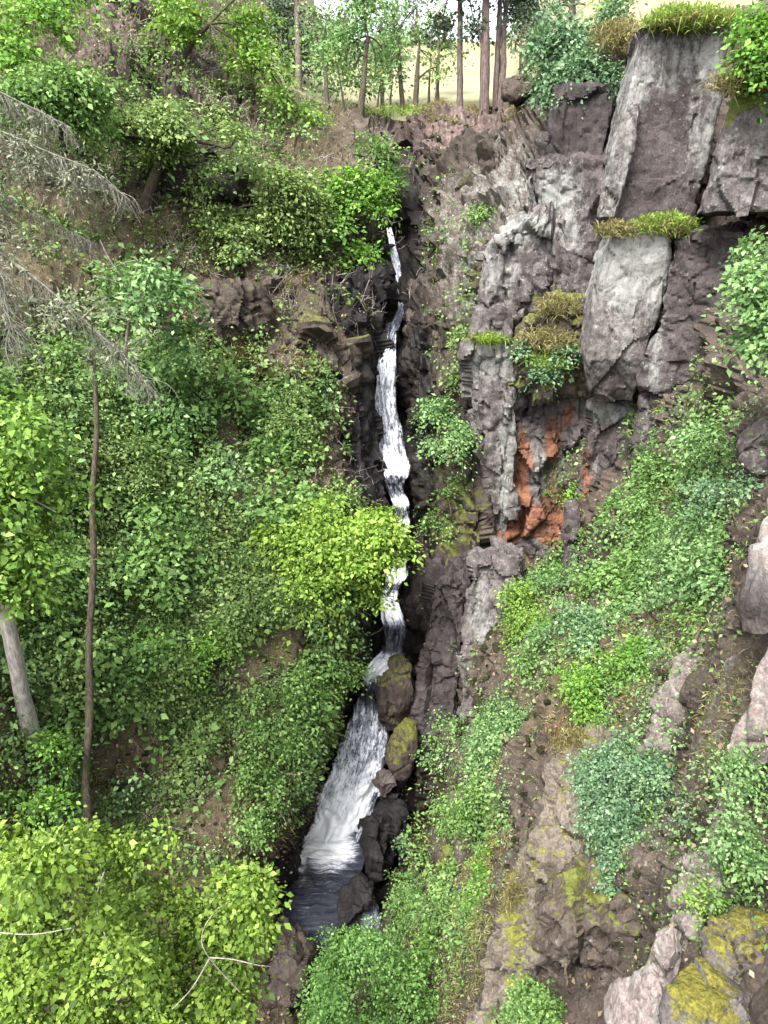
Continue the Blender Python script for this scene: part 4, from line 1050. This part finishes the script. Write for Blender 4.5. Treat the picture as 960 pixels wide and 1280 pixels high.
# small thin stems along the rim
plant('birch_tree', 'airy pale birch with drooping crown left of the young yellow-green one', 'tree', BG,
      [(475, 30, 50, 26, 26), (462, 75, 49, 20, 16), (485, 95, 48, 16, 12)],
      M['lf_pale'], M['bark_dark'], trunk=[(478, 128, 46.5, .12), (477, 80, 48, .1), (475, 30, 50, .05)], leaf=.22, spray=.55, dens=.8, per=12, gap=.0)
plant('birch_tree', 'soft green birch crown over the field right of the young one', 'tree', BG,
      [(548, 15, 52, 24, 24), (556, 60, 52, 16, 14), (540, 95, 50, 14, 10)],
      M['lf_mid'], M['bark_dark'], trunk=[(546, 122, 48.5, .11), (548, 70, 50, .09), (548, 15, 52, .05)], leaf=.22, spray=.55, dens=.8, per=12, gap=.0)
SP = 'thin saplings along the rim'
for (px, py, Y, hgt, lean, lab) in (
        (470, 168, 43, 70, 6, 'thin bare sapling right of the forked birch'), (432, 172, 42.8, 90, -10, 'thin curved sapling left of the forked birch'),
        (536, 128, 44.4, 50, 2, 'short thin sapling by the young yellow-green birch'), (548, 126, 44.6, 44, -3, 'thin twiggy sapling between birch and lone pine'),
        (650, 100, 40, 70, 3, 'thin dark sapling at the knob beside the pines'), (487, 150, 43.2, 55, 4, 'slight sapling left of the brown bank')):
    plant('sapling', lab, 'tree', SP, [(px + lean, py - hgt, Y, 12, 12)], M['lf_olive'], M['bark_dark'],
          trunk=[(px, py, Y, .07), (px + lean * .3, py - hgt * .5, Y, .055), (px + lean, py - hgt, Y, .02)], leaf=.18, spray=.45, dens=.35, per=8, twigs=10)

# ---- shrubs
GS = 'shrubs growing on the gorge sides'


def shrub(label, blobs, mat, leaf=.1, spray=.25, dens=1.0, per=15, base=None, r0=.035, name='shrub', group=GS, **k):
    return plant(name, label, 'shrub', group, blobs, M[mat], M['bark_brown'], leaf=leaf, spray=spray, dens=dens, per=per, base=base, r0=r0, parts=SH, **k)


shrub('big blue-green shrub crowning the cliff beside the pines', [(712, 50, 30, 48, 34), (690, 95, 29.5, 36, 32), (740, 92, 29.3, 40, 28), (702, 130, 29.2, 30, 24), (762, 28, 30, 32, 22), (678, 40, 30, 24, 24), (770, 100, 28.8, 18, 18)], 'lf_blue', .16, .36, 1.0, 16, base=(715, 135, 31), r0=.1)
shrub('vivid green leafy branch at the top right corner', [(945, 35, 20.8, 28, 36), (965, 70, 20.5, 30, 30), (935, 75, 21, 16, 14)], 'lf_bright', .15, .32, 1.0, 15, base=(975, 110, 21.5))
shrub('pale green shrub overhanging from the right edge below the grey block', [(938, 345, 13.4, 36, 28), (922, 395, 13.2, 34, 30), (948, 440, 13, 28, 34), (975, 390, 13, 36, 50), (965, 300, 13.6, 24, 20)], 'lf_pale', .12, .24, 1.0, 16, base=(985, 500, 14.2))
shrub('sunlit pale shrub on the gorge wall right of the middle fall', [(545, 512, 26.7, 22, 18), (568, 545, 25.8, 20, 24), (540, 555, 26.3, 14, 22)], 'lf_pale', .14, .32, .9, 15, base=(560, 575, 26.6))
shrub('green shrub below the pale one by the dark column side', [(562, 605, 25.2, 20, 20), (548, 640, 25.0, 18, 22), (572, 640, 24.8, 14, 18)], 'lf_mid', .14, .32, .8, 14, base=(560, 665, 25.2))
shrub('low blue-green plant on the mossy stone ledge', [(676, 458, 24.7, 30, 14), (655, 440, 24.9, 14, 16), (702, 446, 24.6, 16, 12)], 'lf_blue', .14, .28, .9, 14, base=(680, 475, 25.2))
shrub('tufted green plant on the ledge above the pale barrel face', [(832, 288, 22.9, 26, 11), (805, 290, 23, 18, 8), (858, 280, 22.8, 14, 14)], 'lf_bright', .13, .26, 1.0, 14, base=(830, 300, 23.6))
shrub('rounded mid-green shrub under the dark purple face', [(812, 580, 20.2, 30, 22), (838, 610, 19.4, 26, 24), (805, 625, 20, 26, 28), (835, 655, 18.6, 18, 22)], 'lf_mid', .11, .26, 1.0, 16)
shrub('loose pale shrub right of the rounded mid-green one', [(880, 545, 16.8, 34, 18), (905, 575, 15, 24, 18), (860, 570, 17.8, 18, 14)], 'lf_pale', .11, .25, .85, 15)
shrub('broad pale shrub beside the pinkish near slab', [(865, 670, 14.6, 34, 24), (900, 690, 12.8, 34, 32), (870, 725, 13.4, 36, 26), (915, 745, 11.8, 22, 34), (840, 690, 15.4, 20, 18)], 'lf_pale', .10, .22, 1.0, 16)
shrub('bright yellow-green shrub in the middle of the right slope', [(755, 850, 14.2, 52, 30), (795, 825, 13.8, 28, 32), (725, 862, 15, 30, 22), (765, 890, 13.6, 38, 22)], 'lf_bright', .09, .2, 1.15, 18)
shrub('yellowish shrub at the foot of the orange wall', [(648, 740, 20.6, 22, 22), (675, 770, 18.8, 24, 22), (650, 780, 19.6, 18, 22)], 'lf_yellow', .10, .25, .8, 14)
shrub('dim blue-green shrub above the bright yellow-green one', [(720, 775, 17, 30, 24), (745, 790, 15.8, 22, 18), (700, 800, 17, 24, 22)], 'lf_blue', .10, .24, .9, 15)
shrub('olive shrub left of the bright yellow-green one', [(668, 825, 17.2, 26, 22), (655, 850, 17.2, 20, 18)], 'lf_mid', .10, .24, .85, 15)
shrub('long green thicket left of the ridge slab, upper part', [(640, 905, 16.2, 48, 26), (610, 945, 16.6, 40, 32), (655, 950, 15.2, 28, 30)], 'lf_pale', .09, .22, 1.05, 17)
shrub('long green thicket left of the ridge slab, lower part', [(605, 1000, 15.6, 34, 34), (580, 1030, 15.8, 26, 28), (625, 1040, 14.4, 22, 34)], 'lf_mid', .09, .22, 1.0, 16)
shrub('dense blue-green shrub right of the ridge slab', [(770, 960, 11.6, 50, 34), (820, 980, 10.4, 42, 38), (780, 1015, 10.8, 52, 34), (800, 1060, 10, 42, 28), (770, 1095, 9.9, 28, 24), (850, 1010, 9.3, 28, 28)], 'lf_blue', .07, .17, 1.15, 18)
shrub('ragged leafy shrub at the right edge under the tilted slab', [(920, 960, 7.6, 36, 24), (940, 1010, 7.0, 40, 38), (915, 1055, 7.0, 34, 26), (900, 1095, 7.0, 40, 20), (960, 1060, 6.6, 30, 40)], 'lf_pale', .065, .15, .7, 14, gap=.0)
shrub('small yellow-green shrub above the mossy slab', [(880, 1120, 6.9, 28, 14), (925, 1105, 6.6, 24, 16)], 'lf_yellow', .06, .14, .7, 13)
shrub('upright green plants in a strip left of the ridge foot', [(612, 1090, 13.6, 18, 26), (606, 1135, 12.8, 18, 30), (622, 1165, 12, 14, 20)], 'lf_bright', .08, .2, 1.0, 16)
shrub('leafy bush at the bottom edge beneath the dark overhang', [(665, 1255, 8.8, 30, 22), (690, 1275, 8.4, 30, 22), (640, 1285, 8.8, 26, 18)], 'lf_mid', .075, .17, 1.0, 16)
shrub('green bank plants right of the black wet rock', [(535, 1085, 17.4, 18, 22), (510, 1120, 16.8, 20, 26), (530, 1130, 15.8, 20, 28), (512, 1168, 15.2, 24, 26)], 'lf_mid', .10, .24, 1.0, 15)
shrub('fresh green plants between bottom tree and thicket', [(540, 1190, 13.4, 22, 30), (520, 1230, 13.2, 24, 26), (548, 1250, 12.2, 16, 28)], 'lf_bright', .09, .2, .8, 14)
shrub('scrubby blue plants under the loose pale shrub', [(885, 620, 14, 28, 22), (925, 610, 12.6, 18, 20)], 'lf_blue', .09, .22, .6, 13)
shrub('grey-leaved sprig beside the black wet rock', [(492, 1045, 19.6, 14, 12), (505, 1052, 19.4, 10, 10)], 'lf_blue', .10, .2, .5, 9, gap=.1)
shrub('dark ivy hanging on the gorge wall by the column', [(578, 420, 28.0, 9, 28), (572, 465, 27.1, 9, 26)], 'lf_under', .13, .3, .5, 13, base=(576, 490, 27.6))
shrub('small green clump on the mossy gorge wall above', [(600, 268, 32, 26, 11), (625, 260, 31.6, 16, 8)], 'lf_mid', .13, .3, .6, 12, base=(610, 282, 32.4))
shrub('thin bright plant in the crack of the orange wall', [(718, 618, 24.2, 8, 18)], 'lf_bright', .12, .22, .8, 12, base=(718, 640, 24.8))
# left bank bushes
shrub('leafy bush low on the left bank near the lower fall', [(345, 885, 18.0, 32, 26), (362, 930, 18.0, 18, 32), (320, 920, 17.6, 26, 22), (378, 860, 18.7, 22, 22)], 'lf_mid', .11, .26, .6, 15)
shrub('green bush overhanging the dark pool wall', [(318, 970, 16.8, 26, 26), (340, 992, 17.0, 14, 30), (315, 1030, 16.0, 18, 24)], 'lf_mid', .11, .26, .8, 14)
shrub('fresh green bush at the middle of the left bank', [(180, 815, 18.2, 40, 22), (225, 835, 18.4, 34, 22), (265, 800, 19, 36, 20), (160, 850, 17.5, 24, 16)], 'lf_bright', .11, .26, .8, 14)
shrub('wide mid-green bush upper left of the yellow-green tree', [(230, 680, 21.2, 40, 26), (280, 700, 21.4, 34, 26), (200, 640, 21.6, 34, 22), (300, 650, 22.4, 34, 20)], 'lf_mid', .12, .28, .8, 14)
shrub('mid-green bush beneath the dark crag', [(310, 560, 24.4, 40, 22), (260, 590, 23.6, 36, 22), (360, 600, 24.6, 34, 22)], 'lf_mid', .12, .28, .7, 14)
shrub('small bright bush on the left bank beside the pale trunk', [(55, 938, 14.0, 26, 16), (80, 950, 14.3, 13, 12), (40, 1000, 13, 36, 14)], 'lf_bright', .12, .24, .8, 13)
shrub('dark green bush between thin trunk and pale trunk tree', [(150, 560, 22, 34, 22), (175, 600, 21.5, 24, 20), (80, 520, 21.5, 30, 20)], 'lf_under', .12, .28, .8, 14)
shrub('green bush below the yellow-green leaning tree', [(430, 800, 21.4, 22, 20), (405, 830, 20.6, 26, 20), (440, 840, 21, 12, 20)], 'lf_mid', .12, .27, .75, 14)
shrub('rusty-green brush at the left foot of the middle fall', [(430, 560, 27.6, 20, 22), (400, 540, 27.4, 24, 18), (448, 595, 27.4, 10, 18)], 'lf_under', .12, .28, .6, 13)
shrub('dark ivy clump under the vivid green tree', [(425, 375, 30.6, 30, 22), (448, 400, 30.8, 14, 22)], 'lf_under', .15, .32, .7, 13, base=(425, 400, 31.4))

# ------------------------------------------------------------------ dead conifer at left
def conifer():
    base_p = at(-130, 980, float(depth(np.array([-130.]), np.array([980.]))[0]) + .3)
    root = tag(empty('spruce_tree', base_p), 'grey half-dead spruce reaching drooping bare boughs in from the left edge', 'tree')
    Mt = __import__('mathutils').Matrix.Translation(-Vector(base_p))
    tr = Acc()
    tr.add(*tube([base_p - np.array([0, 0, .6]), base_p * .5 + at(-128, 600, 13) * .5, at(-128, 600, 13), at(-125, 300, 14.2), at(-120, 0, 15.6), at(-118, -200, 16.5)], [.34, .3, .26, .2, .12, .05], 10))
    o = tr.build('trunk', M['bark_grey'], root); o.data.transform(Mt)
    boughs = [
        ([(-125, 250, 14.4), (-40, 290, 14.2), (40, 345, 14.0), (110, 405, 13.9), (165, 455, 13.8), (182, 480, 13.8)], .05, 150, .75),
        ([(-125, 150, 15), (-40, 150, 14.8), (60, 190, 14.8), (120, 215, 14.8), (160, 250, 14.8)], .04, 110, .55),
        ([(-125, 220, 14.6), (-60, 260, 14), (-10, 330, 13.6), (12, 400, 13.4), (8, 425, 13.4)], .04, 110, .8),
        ([(-125, 100, 15.2), (-40, 100, 15), (30, 130, 15), (90, 160, 15.1)], .035, 80, .5),
        ([(-125, 190, 14.8), (-30, 225, 15), (60, 275, 15.2), (120, 305, 15.3)], .035, 80, .5),
    ]
    for bi, (pl, r, nt_, ln) in enumerate(boughs):
        a = Acc()
        pts = np.array([at(*q) for q in pl])
        a.add(*tube(pts, np.linspace(r * .6, r * .15, len(pts)), 7))
        nt_ = int(nt_ * 1.5)
        u = RNG.uniform(.8, len(pts) - 1.01, nt_)
        i = u.astype(int); f = (u - i)[:, None]
        P0 = pts[i] * (1 - f) + pts[i + 1] * f
        for k in range(nt_):
            l = ln * RNG.uniform(.4, 1.1)
            d = np.array([RNG.normal() * .35 + .25, RNG.normal() * .35, -1.0]); d /= np.linalg.norm(d)
            side = np.array([RNG.normal() * .5, RNG.normal() * .5, .15])
            p1 = P0[k] + (d * .35 + side * .3) * l
            p2 = P0[k] + (d + side * .25) * l
            a.add(*tube([P0[k], p1, p2], [.0065, .0045, .002], 4, sub=3))
            for q in range(3):
                s0 = p1 + (p2 - p1) * RNG.random()
                a.add(*tube([s0, s0 + np.array([RNG.normal() * .12, RNG.normal() * .12, -.1]) * l * 1.3], [.004, .0015], 3, sub=1))
        o = a.build('branch', M['dead_twigs'], root); o.data.transform(Mt)
    nb = px_blobs([(40, 190, 15, 60, 26), (0, 250, 14.5, 46, 30), (70, 240, 15, 46, 22), (20, 150, 15.2, 40, 20), (20, 300, 14.2, 34, 24), (110, 225, 15, 36, 16), (-60, 200, 14.6, 60, 90)])
    acc, S = crown_acc(nb + px_blobs([(90, 385, 14, 60, 22), (140, 440, 13.9, 40, 20), (10, 370, 13.6, 22, 40)]), .09, .26, .7, 34, .3, .5, -.02, 7, wid=.13)
    o = acc.build('crown', M['lf_grey'], root); o.data.transform(Mt)


conifer()

# ------------------------------------------------------------------ ground cover (uncountable)
def scatter(n, dens_px, gate=-.1, sc=.5, seed=0):
    """n points on the terrain, by area and by how densely the ground is grown over."""
    c = TP[TF].mean(1)
    e1 = TP[TF[:, 2]] - TP[TF[:, 0]]; e2 = TP[TF[:, 3]] - TP[TF[:, 1]]
    nn = np.cross(e1, e2) * .5
    ar = np.linalg.norm(nn, axis=1)
    x, y = gxr[TF[:, 0]], gyr[TF[:, 0]]
    w = ar * np.clip(dens_px(x, y), 0, None) * (~is_field)
    w *= np.clip((fbm(c * sc, 3, 400 + seed) - gate) * 3, 0, 1)
    w[(x < -420) | (x > 1500) | (y < -70) | (y > 1400)] = 0
    w /= w.sum()
    idx = RNG.choice(len(w), n, p=w)
    N = unit(nn)[idx]
    N[(N * (CAM - c[idx])).sum(1) < 0] *= -1
    uu = RNG.random((n, 2))
    q = TP[TF[idx]]
    P = (q[:, 0] * ((1 - uu[:, :1]) * (1 - uu[:, 1:])) + q[:, 1] * (uu[:, :1] * (1 - uu[:, 1:])) + q[:, 2] * (uu[:, :1] * uu[:, 1:]) + q[:, 3] * ((1 - uu[:, :1]) * uu[:, 1:]))
    return P, N


def undergrowth(label, n, dens, mat, leaf, per, hgt, spray, gate, seed):
    leaf, per = leaf * .76, int(per * 1.5)
    P, N = scatter(n, dens, gate, .55, seed)
    md = np.clip(.25 + 1.5 * fbm(P * .75, 2, 450 + seed), 0, 1.8)[:, None]
    S = P + (N + np.array([0, -.2, .7])) * (RNG.uniform(.15, 1, (n, 1)) ** .6 * md * hgt * 1.5 + .03)
    k = np.repeat(np.arange(n), per)
    m = len(k)
    axis = unit(N * .5 + np.array([0, 0, .8]) + .25 * RNG.normal(size=(n, 3)))
    off = RNG.normal(size=(m, 3)) * spray
    off -= axis[k] * ((off * axis[k]).sum(1) * .6)[:, None]
    sv = np.clip(.45 + .6 * fbm(S * .9, 3, 500 + seed) + .2 * RNG.normal(size=n), 0, 1)
    T = np.stack([RNG.random(m), sv[k], RNG.random(m)], -1)
    a = Acc()
    young = np.clip(S[k][:, 1] / 17, .5, 1.15)
    off = off * young[:, None] ** .5
    a.add(*leaves(S[k] + off, off + .3 * spray * RNG.normal(size=(m, 3)) + np.array([0, 0, -.03]), axis[k] + .45 * RNG.normal(size=(m, 3)), young * leaf * np.clip(np.exp(.45 * RNG.normal(size=m) + .35 * (sv[k] - .5)), .3, 2.4), T=T))
    tag(a.build('undergrowth', mat), label, None, None, 'stuff')


def d_left(x, y):
    d = 1.0 * ell(x, y, 250, 700, 190, 190) + .5 * ell(x, y, 380, 900, 70, 130) + .7 * ell(x, y, 120, 820, 150, 160) + .6 * ell(x, y, 200, 500, 220, 90) + .07 * ell(x, y, 200, 200, 300, 200) + .3 * ell(x, y, 200, 1000, 200, 80)
    d *= (1 - .85 * ell(x, y, 270, 1000, 60, 50)) * (1 - .8 * ell(x, y, 290, 400, 90, 60)) * (1 - .9 * ell(x, y, 440, 450, 34, 100))
    d += .5 * ell(x, y, 300, 860, 110, 110)
    edge = np.interp(y, [300, 400, 520, 600, 660, 780, 860, 920, 1000, 1060, 1110, 1200], [400, 425, 432, 440, 452, 440, 418, 400, 368, 340, 322, 300])
    return (d + .25 * (x < -20) * (y > 300)) * np.clip((edge - x) / 14, 0, 1)


def d_right(x, y):
    d = .8 * ell(x, y, 840, 680, 130, 160) + .8 * ell(x, y, 720, 800, 110, 100) + .7 * ell(x, y, 600, 1010, 60, 160) + .5 * ell(x, y, 860, 1000, 130, 180) + .5 * ell(x, y, 560, 1150, 60, 120) + .12 * ell(x, y, 560, 450, 34, 200)
    d = d * .5 + .5 * (x > 985) * (y > 100)
    return d * (1 - .9 * ell(x, y, 690, 1080, 46, 160, 25)) * (1 - .95 * ell(x, y, 580, 800, 60, 105, 0, .2)) * (1 - .8 * ell(x, y, 900, 880, 22, 130, 20)) * (1 - .7 * ell(x, y, 835, 1120, 22, 130, 25)) * (x > np.interp(y, [900, 1000, 1070, 1110, 1200], [535, 545, 530, 505, 490]))


undergrowth('mixed green brambles and leaves covering the left bank', 17000, d_left, M['lf_under'], .11, 10, .36, .17, -.38, 1)
undergrowth('light green leaves scattered through the left bank cover', 3600, d_left, M['lf_mid'], .165, 8, .5, .18, .04, 2)
undergrowth('low green plants covering the right slope', 9500, d_right, M['lf_mid'], .10, 9, .26, .12, .02, 3)
undergrowth('pale leafy plants scattered on the right slope', 4600, d_right, M['lf_pale'], .09, 9, .34, .13, .0, 4)
undergrowth('pale ferny clumps standing out of the left bank cover', 2200, d_left, M['lf_pale'], .13, 9, .5, .15, .12, 5)


def grass(label, n, dens, mat, L, seed, extra=()):
    P, N = scatter(n, dens, -.1, .8, seed)
    for (px, py, Y, rx, ry, m) in extra:
        k = rng_t(py, Y) / FPX
        c = at(px, py, Y)
        q = rand_dir(m) * (RNG.random((m, 1)) ** .4) * np.array([rx * k, rx * k * .6, ry * k])
        P = np.concatenate([P, c + q]); N = np.concatenate([N, unit(q / np.array([rx, rx, ry]) + np.array([0, -.3, 1.0]))])
    n = len(P)
    k = np.repeat(np.arange(n), 6)
    m = len(k)
    D = N[k] * .5 + np.array([0, 0, .45]) + .55 * RNG.normal(size=(m, 3))
    C = P[k] + RNG.normal(size=(m, 3)) * .06
    T = np.stack([RNG.random(m), np.repeat(RNG.random(n), 6), RNG.random(m)], -1)
    a = Acc()
    LL = L * RNG.uniform(.5, 1.4, m) * np.clip(P[k][:, 1] / 18, .35, 1.1)
    V, F, TT = leaves(C, D, rand_dir(m), LL, wid=.05, fold=.0, T=T)
    V = V.reshape(-1, 4, 3); V[:, 2, 2] -= .35 * LL; V = V.reshape(-1, 3)
    a.add(V, F, TT)
    tag(a.build('grass', mat), label, None, None, 'stuff')


def d_dry(x, y):
    return .7 * ell(x, y, 690, 1050, 70, 170, 25) + .6 * ell(x, y, 250, 990, 110, 60) + .5 * ell(x, y, 850, 880, 90, 90) + .4 * ell(x, y, 560, 1180, 40, 120) + .3 * ell(x, y, 260, 400, 160, 120) + .5 * ell(x, y, 560, 140, 100, 12)


grass('dry yellow-brown grass on ledges and the ridge', 7000, d_dry, M['drygrass'], .26, 5,
      extra=[(862, 30, 24.5, 56, 10, 300), (830, 285, 23.0, 40, 10, 140), (775, 50, 29, 40, 22, 500), (712, 930, 12.9, 24, 24, 200), (740, 990, 11.9, 12, 50, 220), (640, 1130, 10.8, 14, 60, 250), (770, 290, 23.2, 26, 8, 160), (925, 105, 21, 40, 14, 220), (700, 385, 25.3, 30, 14, 250), (690, 425, 25, 40, 14, 260)])
grass('bright green grass capping the cliff tops and ledges', 3500, lambda x, y: d_left(x, y) * .4 + d_right(x, y) + .8 * ell(x, y, 540, 128, 90, 8), M['grass'], .23, 6,
      extra=[(862, 27, 24.6, 58, 12, 1300), (830, 282, 23.1, 40, 11, 500), (612, 424, 25.6, 28, 4, 140), (690, 452, 25, 40, 10, 260), (500, 140, 43, 60, 6, 200)])

def brush(label, n, dens, mat, L, seed):
    P, N = scatter(n, dens, -.05, .7, seed)
    a = Acc()
    for p, nn in zip(P, N):
        l = L * RNG.uniform(.4, 1.3)
        d = unit(nn * .5 + np.array([0, 0, RNG.uniform(-.7, .7)]) + RNG.normal(size=3) * .7)
        b = RNG.normal(size=3) * .18 * l
        a.add(*tube([p - nn * .05, p + d * l * .5 + b, p + d * l - np.array([0, 0, .15 * l])], [.016, .011, .004], 3, sub=2))
        for q in range(2):
            s0 = p + d * l * RNG.uniform(.3, .8) + b * .7
            a.add(*tube([s0, s0 + (d + RNG.normal(size=3) * .6) * l * .35], [.008, .003], 3, sub=1))
    tag(a.build('brushwood', mat), label, None, None, 'stuff')


brush('dead grey-brown twigs and brushwood on the left slope', 2600, lambda x, y: ell(x, y, 200, 200, 260, 220) + .35 * ell(x, y, 230, 700, 240, 300) + .6 * ell(x, y, 260, 400, 160, 80) + .5 * ell(x, y, 250, 990, 120, 60), M['bark_grey'], .75, 8)
brush('bare brown twigs among the plants of the right side', 800, lambda x, y: d_right(x, y), M['bark_brown'], .45, 9)

def litter(label, n, dens, mat, L, seed):
    P, N = scatter(n, dens, -.6, .7, seed)
    k = np.repeat(np.arange(n), 3); m = len(k)
    T = np.stack([RNG.random(m)] * 3, -1)
    a = Acc()
    a.add(*leaves(P[k] + N[k] * .03 + RNG.normal(size=(m, 3)) * .12, rand_dir(m), N[k] + .4 * RNG.normal(size=(m, 3)), L * RNG.uniform(.5, 1.4, m), T=T))
    tag(a.build('leaf_litter', mat), label, None, None, 'stuff')


M['litter'] = leaf_material('dead_leaves', (.07, .05, .03), (.19, .14, .09), (.03, .02, .014), trans=.1)
litter('dead brown leaves lying on the bare soil of the slopes', 16000, lambda x, y: 1.0 * (x < 440) + .7 * (x > 520) * (y > 620) + .4 * ell(x, y, 550, 180, 80, 60), M['litter'], .10, 12)


def stones(label, n, dens, mat, seed):
    P, N = scatter(n, dens, -.2, .9, seed)
    u, v = np.meshgrid(np.linspace(0, 2 * np.pi, 8, endpoint=False), np.linspace(.15, np.pi - .15, 6))
    S = np.stack([np.sin(v) * np.cos(u), np.sin(v) * np.sin(u), np.cos(v)], -1).reshape(-1, 3)
    a_ = np.arange(5)[:, None] * 8; j = np.arange(8)[None]; j2 = (j + 1) % 8
    F = np.stack([a_ + j, a_ + 8 + j, a_ + 8 + j2, a_ + j2], -1).reshape(-1, 4)
    a = Acc()
    for p, nn in zip(P, N):
        r = np.exp(RNG.normal() * .5) * .06 * np.clip(p[1] / 14, .5, 1.3)
        q = S / ((np.abs(S) ** 4).sum(1) ** .25)[:, None] * (1 + .22 * RNG.normal(size=(len(S), 1)).clip(-1, 1))
        ax = np.linalg.qr(RNG.normal(size=(3, 3)))[0]
        a.add((q * np.array([1, .75, .5]) * r) @ ax + p + nn * r * .2, F)
    o = a.build('scree', mat, smooth=False)
    o.data.attributes.new('mask', 'FLOAT_COLOR', 'POINT')
    tag(o, label, None, None, 'stuff')


stones('small broken stones lying on the bare soil of the slopes', 2600, lambda x, y: .5 * (x < 430) * (y > 250) + 1.0 * (x > 530) * (y > 600) + .6 * ell(x, y, 270, 420, 140, 100) + 1.2 * ell(x, y, 250, 980, 110, 70) + .8 * ell(x, y, 555, 165, 80, 30), M['tan'], 21)


def spray(spots):
    a = Acc()
    o = np.array([(1, 0, 0), (0, 1, 0), (-1, 0, 0), (0, -1, 0), (0, 0, 1), (0, 0, -1)], float)
    f = np.array([(0, 1, 4, 4), (1, 2, 4, 4), (2, 3, 4, 4), (3, 0, 4, 4), (1, 0, 5, 5), (2, 1, 5, 5), (3, 2, 5, 5), (0, 3, 5, 5)])
    for px, py, Y, rx, ry, n in spots:
        k = rng_t(py, Y) / FPX
        c = at(px, py, Y)
        for _ in range(n):
            p = c + RNG.normal(size=3) * np.array([rx, (rx + ry) / 2, ry]) * k * .6
            a.add(p + o * RNG.uniform(.008, .03), f)
    m, nt_ = new_mat('white_water_drops')
    g_ = NT(nt_)
    p = g_.n('ShaderNodeBsdfPrincipled', {'Base Color': (.75, .77, .8, 1), 'Roughness': .4})
    g_.n('ShaderNodeOutputMaterial', {0: p.outputs[0]})
    tag(a.build('spray', m), 'white water drops thrown up where the falls land', None, None, 'stuff')


spray([(488, 583, 28.0, 24, 8, 260), (500, 640, 27.0, 14, 8, 120), (484, 742, 24.8, 14, 8, 140), (488, 790, 23.9, 18, 10, 120), (412, 1050, 19.7, 36, 9, 420), (440, 1045, 20.0, 10, 7, 90), (434, 990, 20.5, 30, 26, 260), (452, 915, 21.5, 24, 24, 120), (502, 372, 32.5, 6, 8, 40), (482, 535, 28.7, 18, 26, 120)])

# ------------------------------------------------------------------ light
w = bpy.data.worlds.new("World")
scene.world = w
w.use_nodes = True
nt = w.node_tree
nt.nodes.clear()
g = NT(nt)
sky = g.n('ShaderNodeTexSky', sky_type='NISHITA')
sky.sun_disc = False
SUN_EL, SUN_AZ = math.radians(58), math.radians(215)
sky.sun_elevation = SUN_EL
sky.sun_rotation = SUN_AZ
sky.dust_density = 4.0
sky.air_density = 1.0
hs = g.n('ShaderNodeHueSaturation', {'Saturation': .30, 'Value': 1.0, 'Color': sky.outputs[0]})
bg = g.n('ShaderNodeBackground', {'Color': hs.outputs[0], 'Strength': .105})
g.n('ShaderNodeOutputWorld', {0: bg.outputs[0]})

sl = bpy.data.lights.new('sun', 'SUN')
sl.energy = 1.5
sl.angle = math.radians(20)
sl.color = (1.0, .97, .92)
so = bpy.data.objects.new('sun', sl)
COL.objects.link(so)
d = Vector((math.sin(SUN_AZ) * math.cos(SUN_EL), math.cos(SUN_AZ) * math.cos(SUN_EL), math.sin(SUN_EL)))
so.rotation_euler = d.to_track_quat('Z', 'Y').to_euler()
so.location = (0, 0, 60)

vs = scene.view_settings
vs.view_transform = 'Standard'
vs.look = 'None'
vs.gamma = 1
vs.use_curve_mapping = False
vs.exposure = 2.55
scene.render.engine = 'CYCLES'
c = scene.cycles
c.max_bounces = 5
c.diffuse_bounces = 3
c.glossy_bounces = 2
c.transmission_bounces = 3
c.transparent_max_bounces = 4
c.use_denoising = True
c.caustics_reflective = False
c.caustics_refractive = False
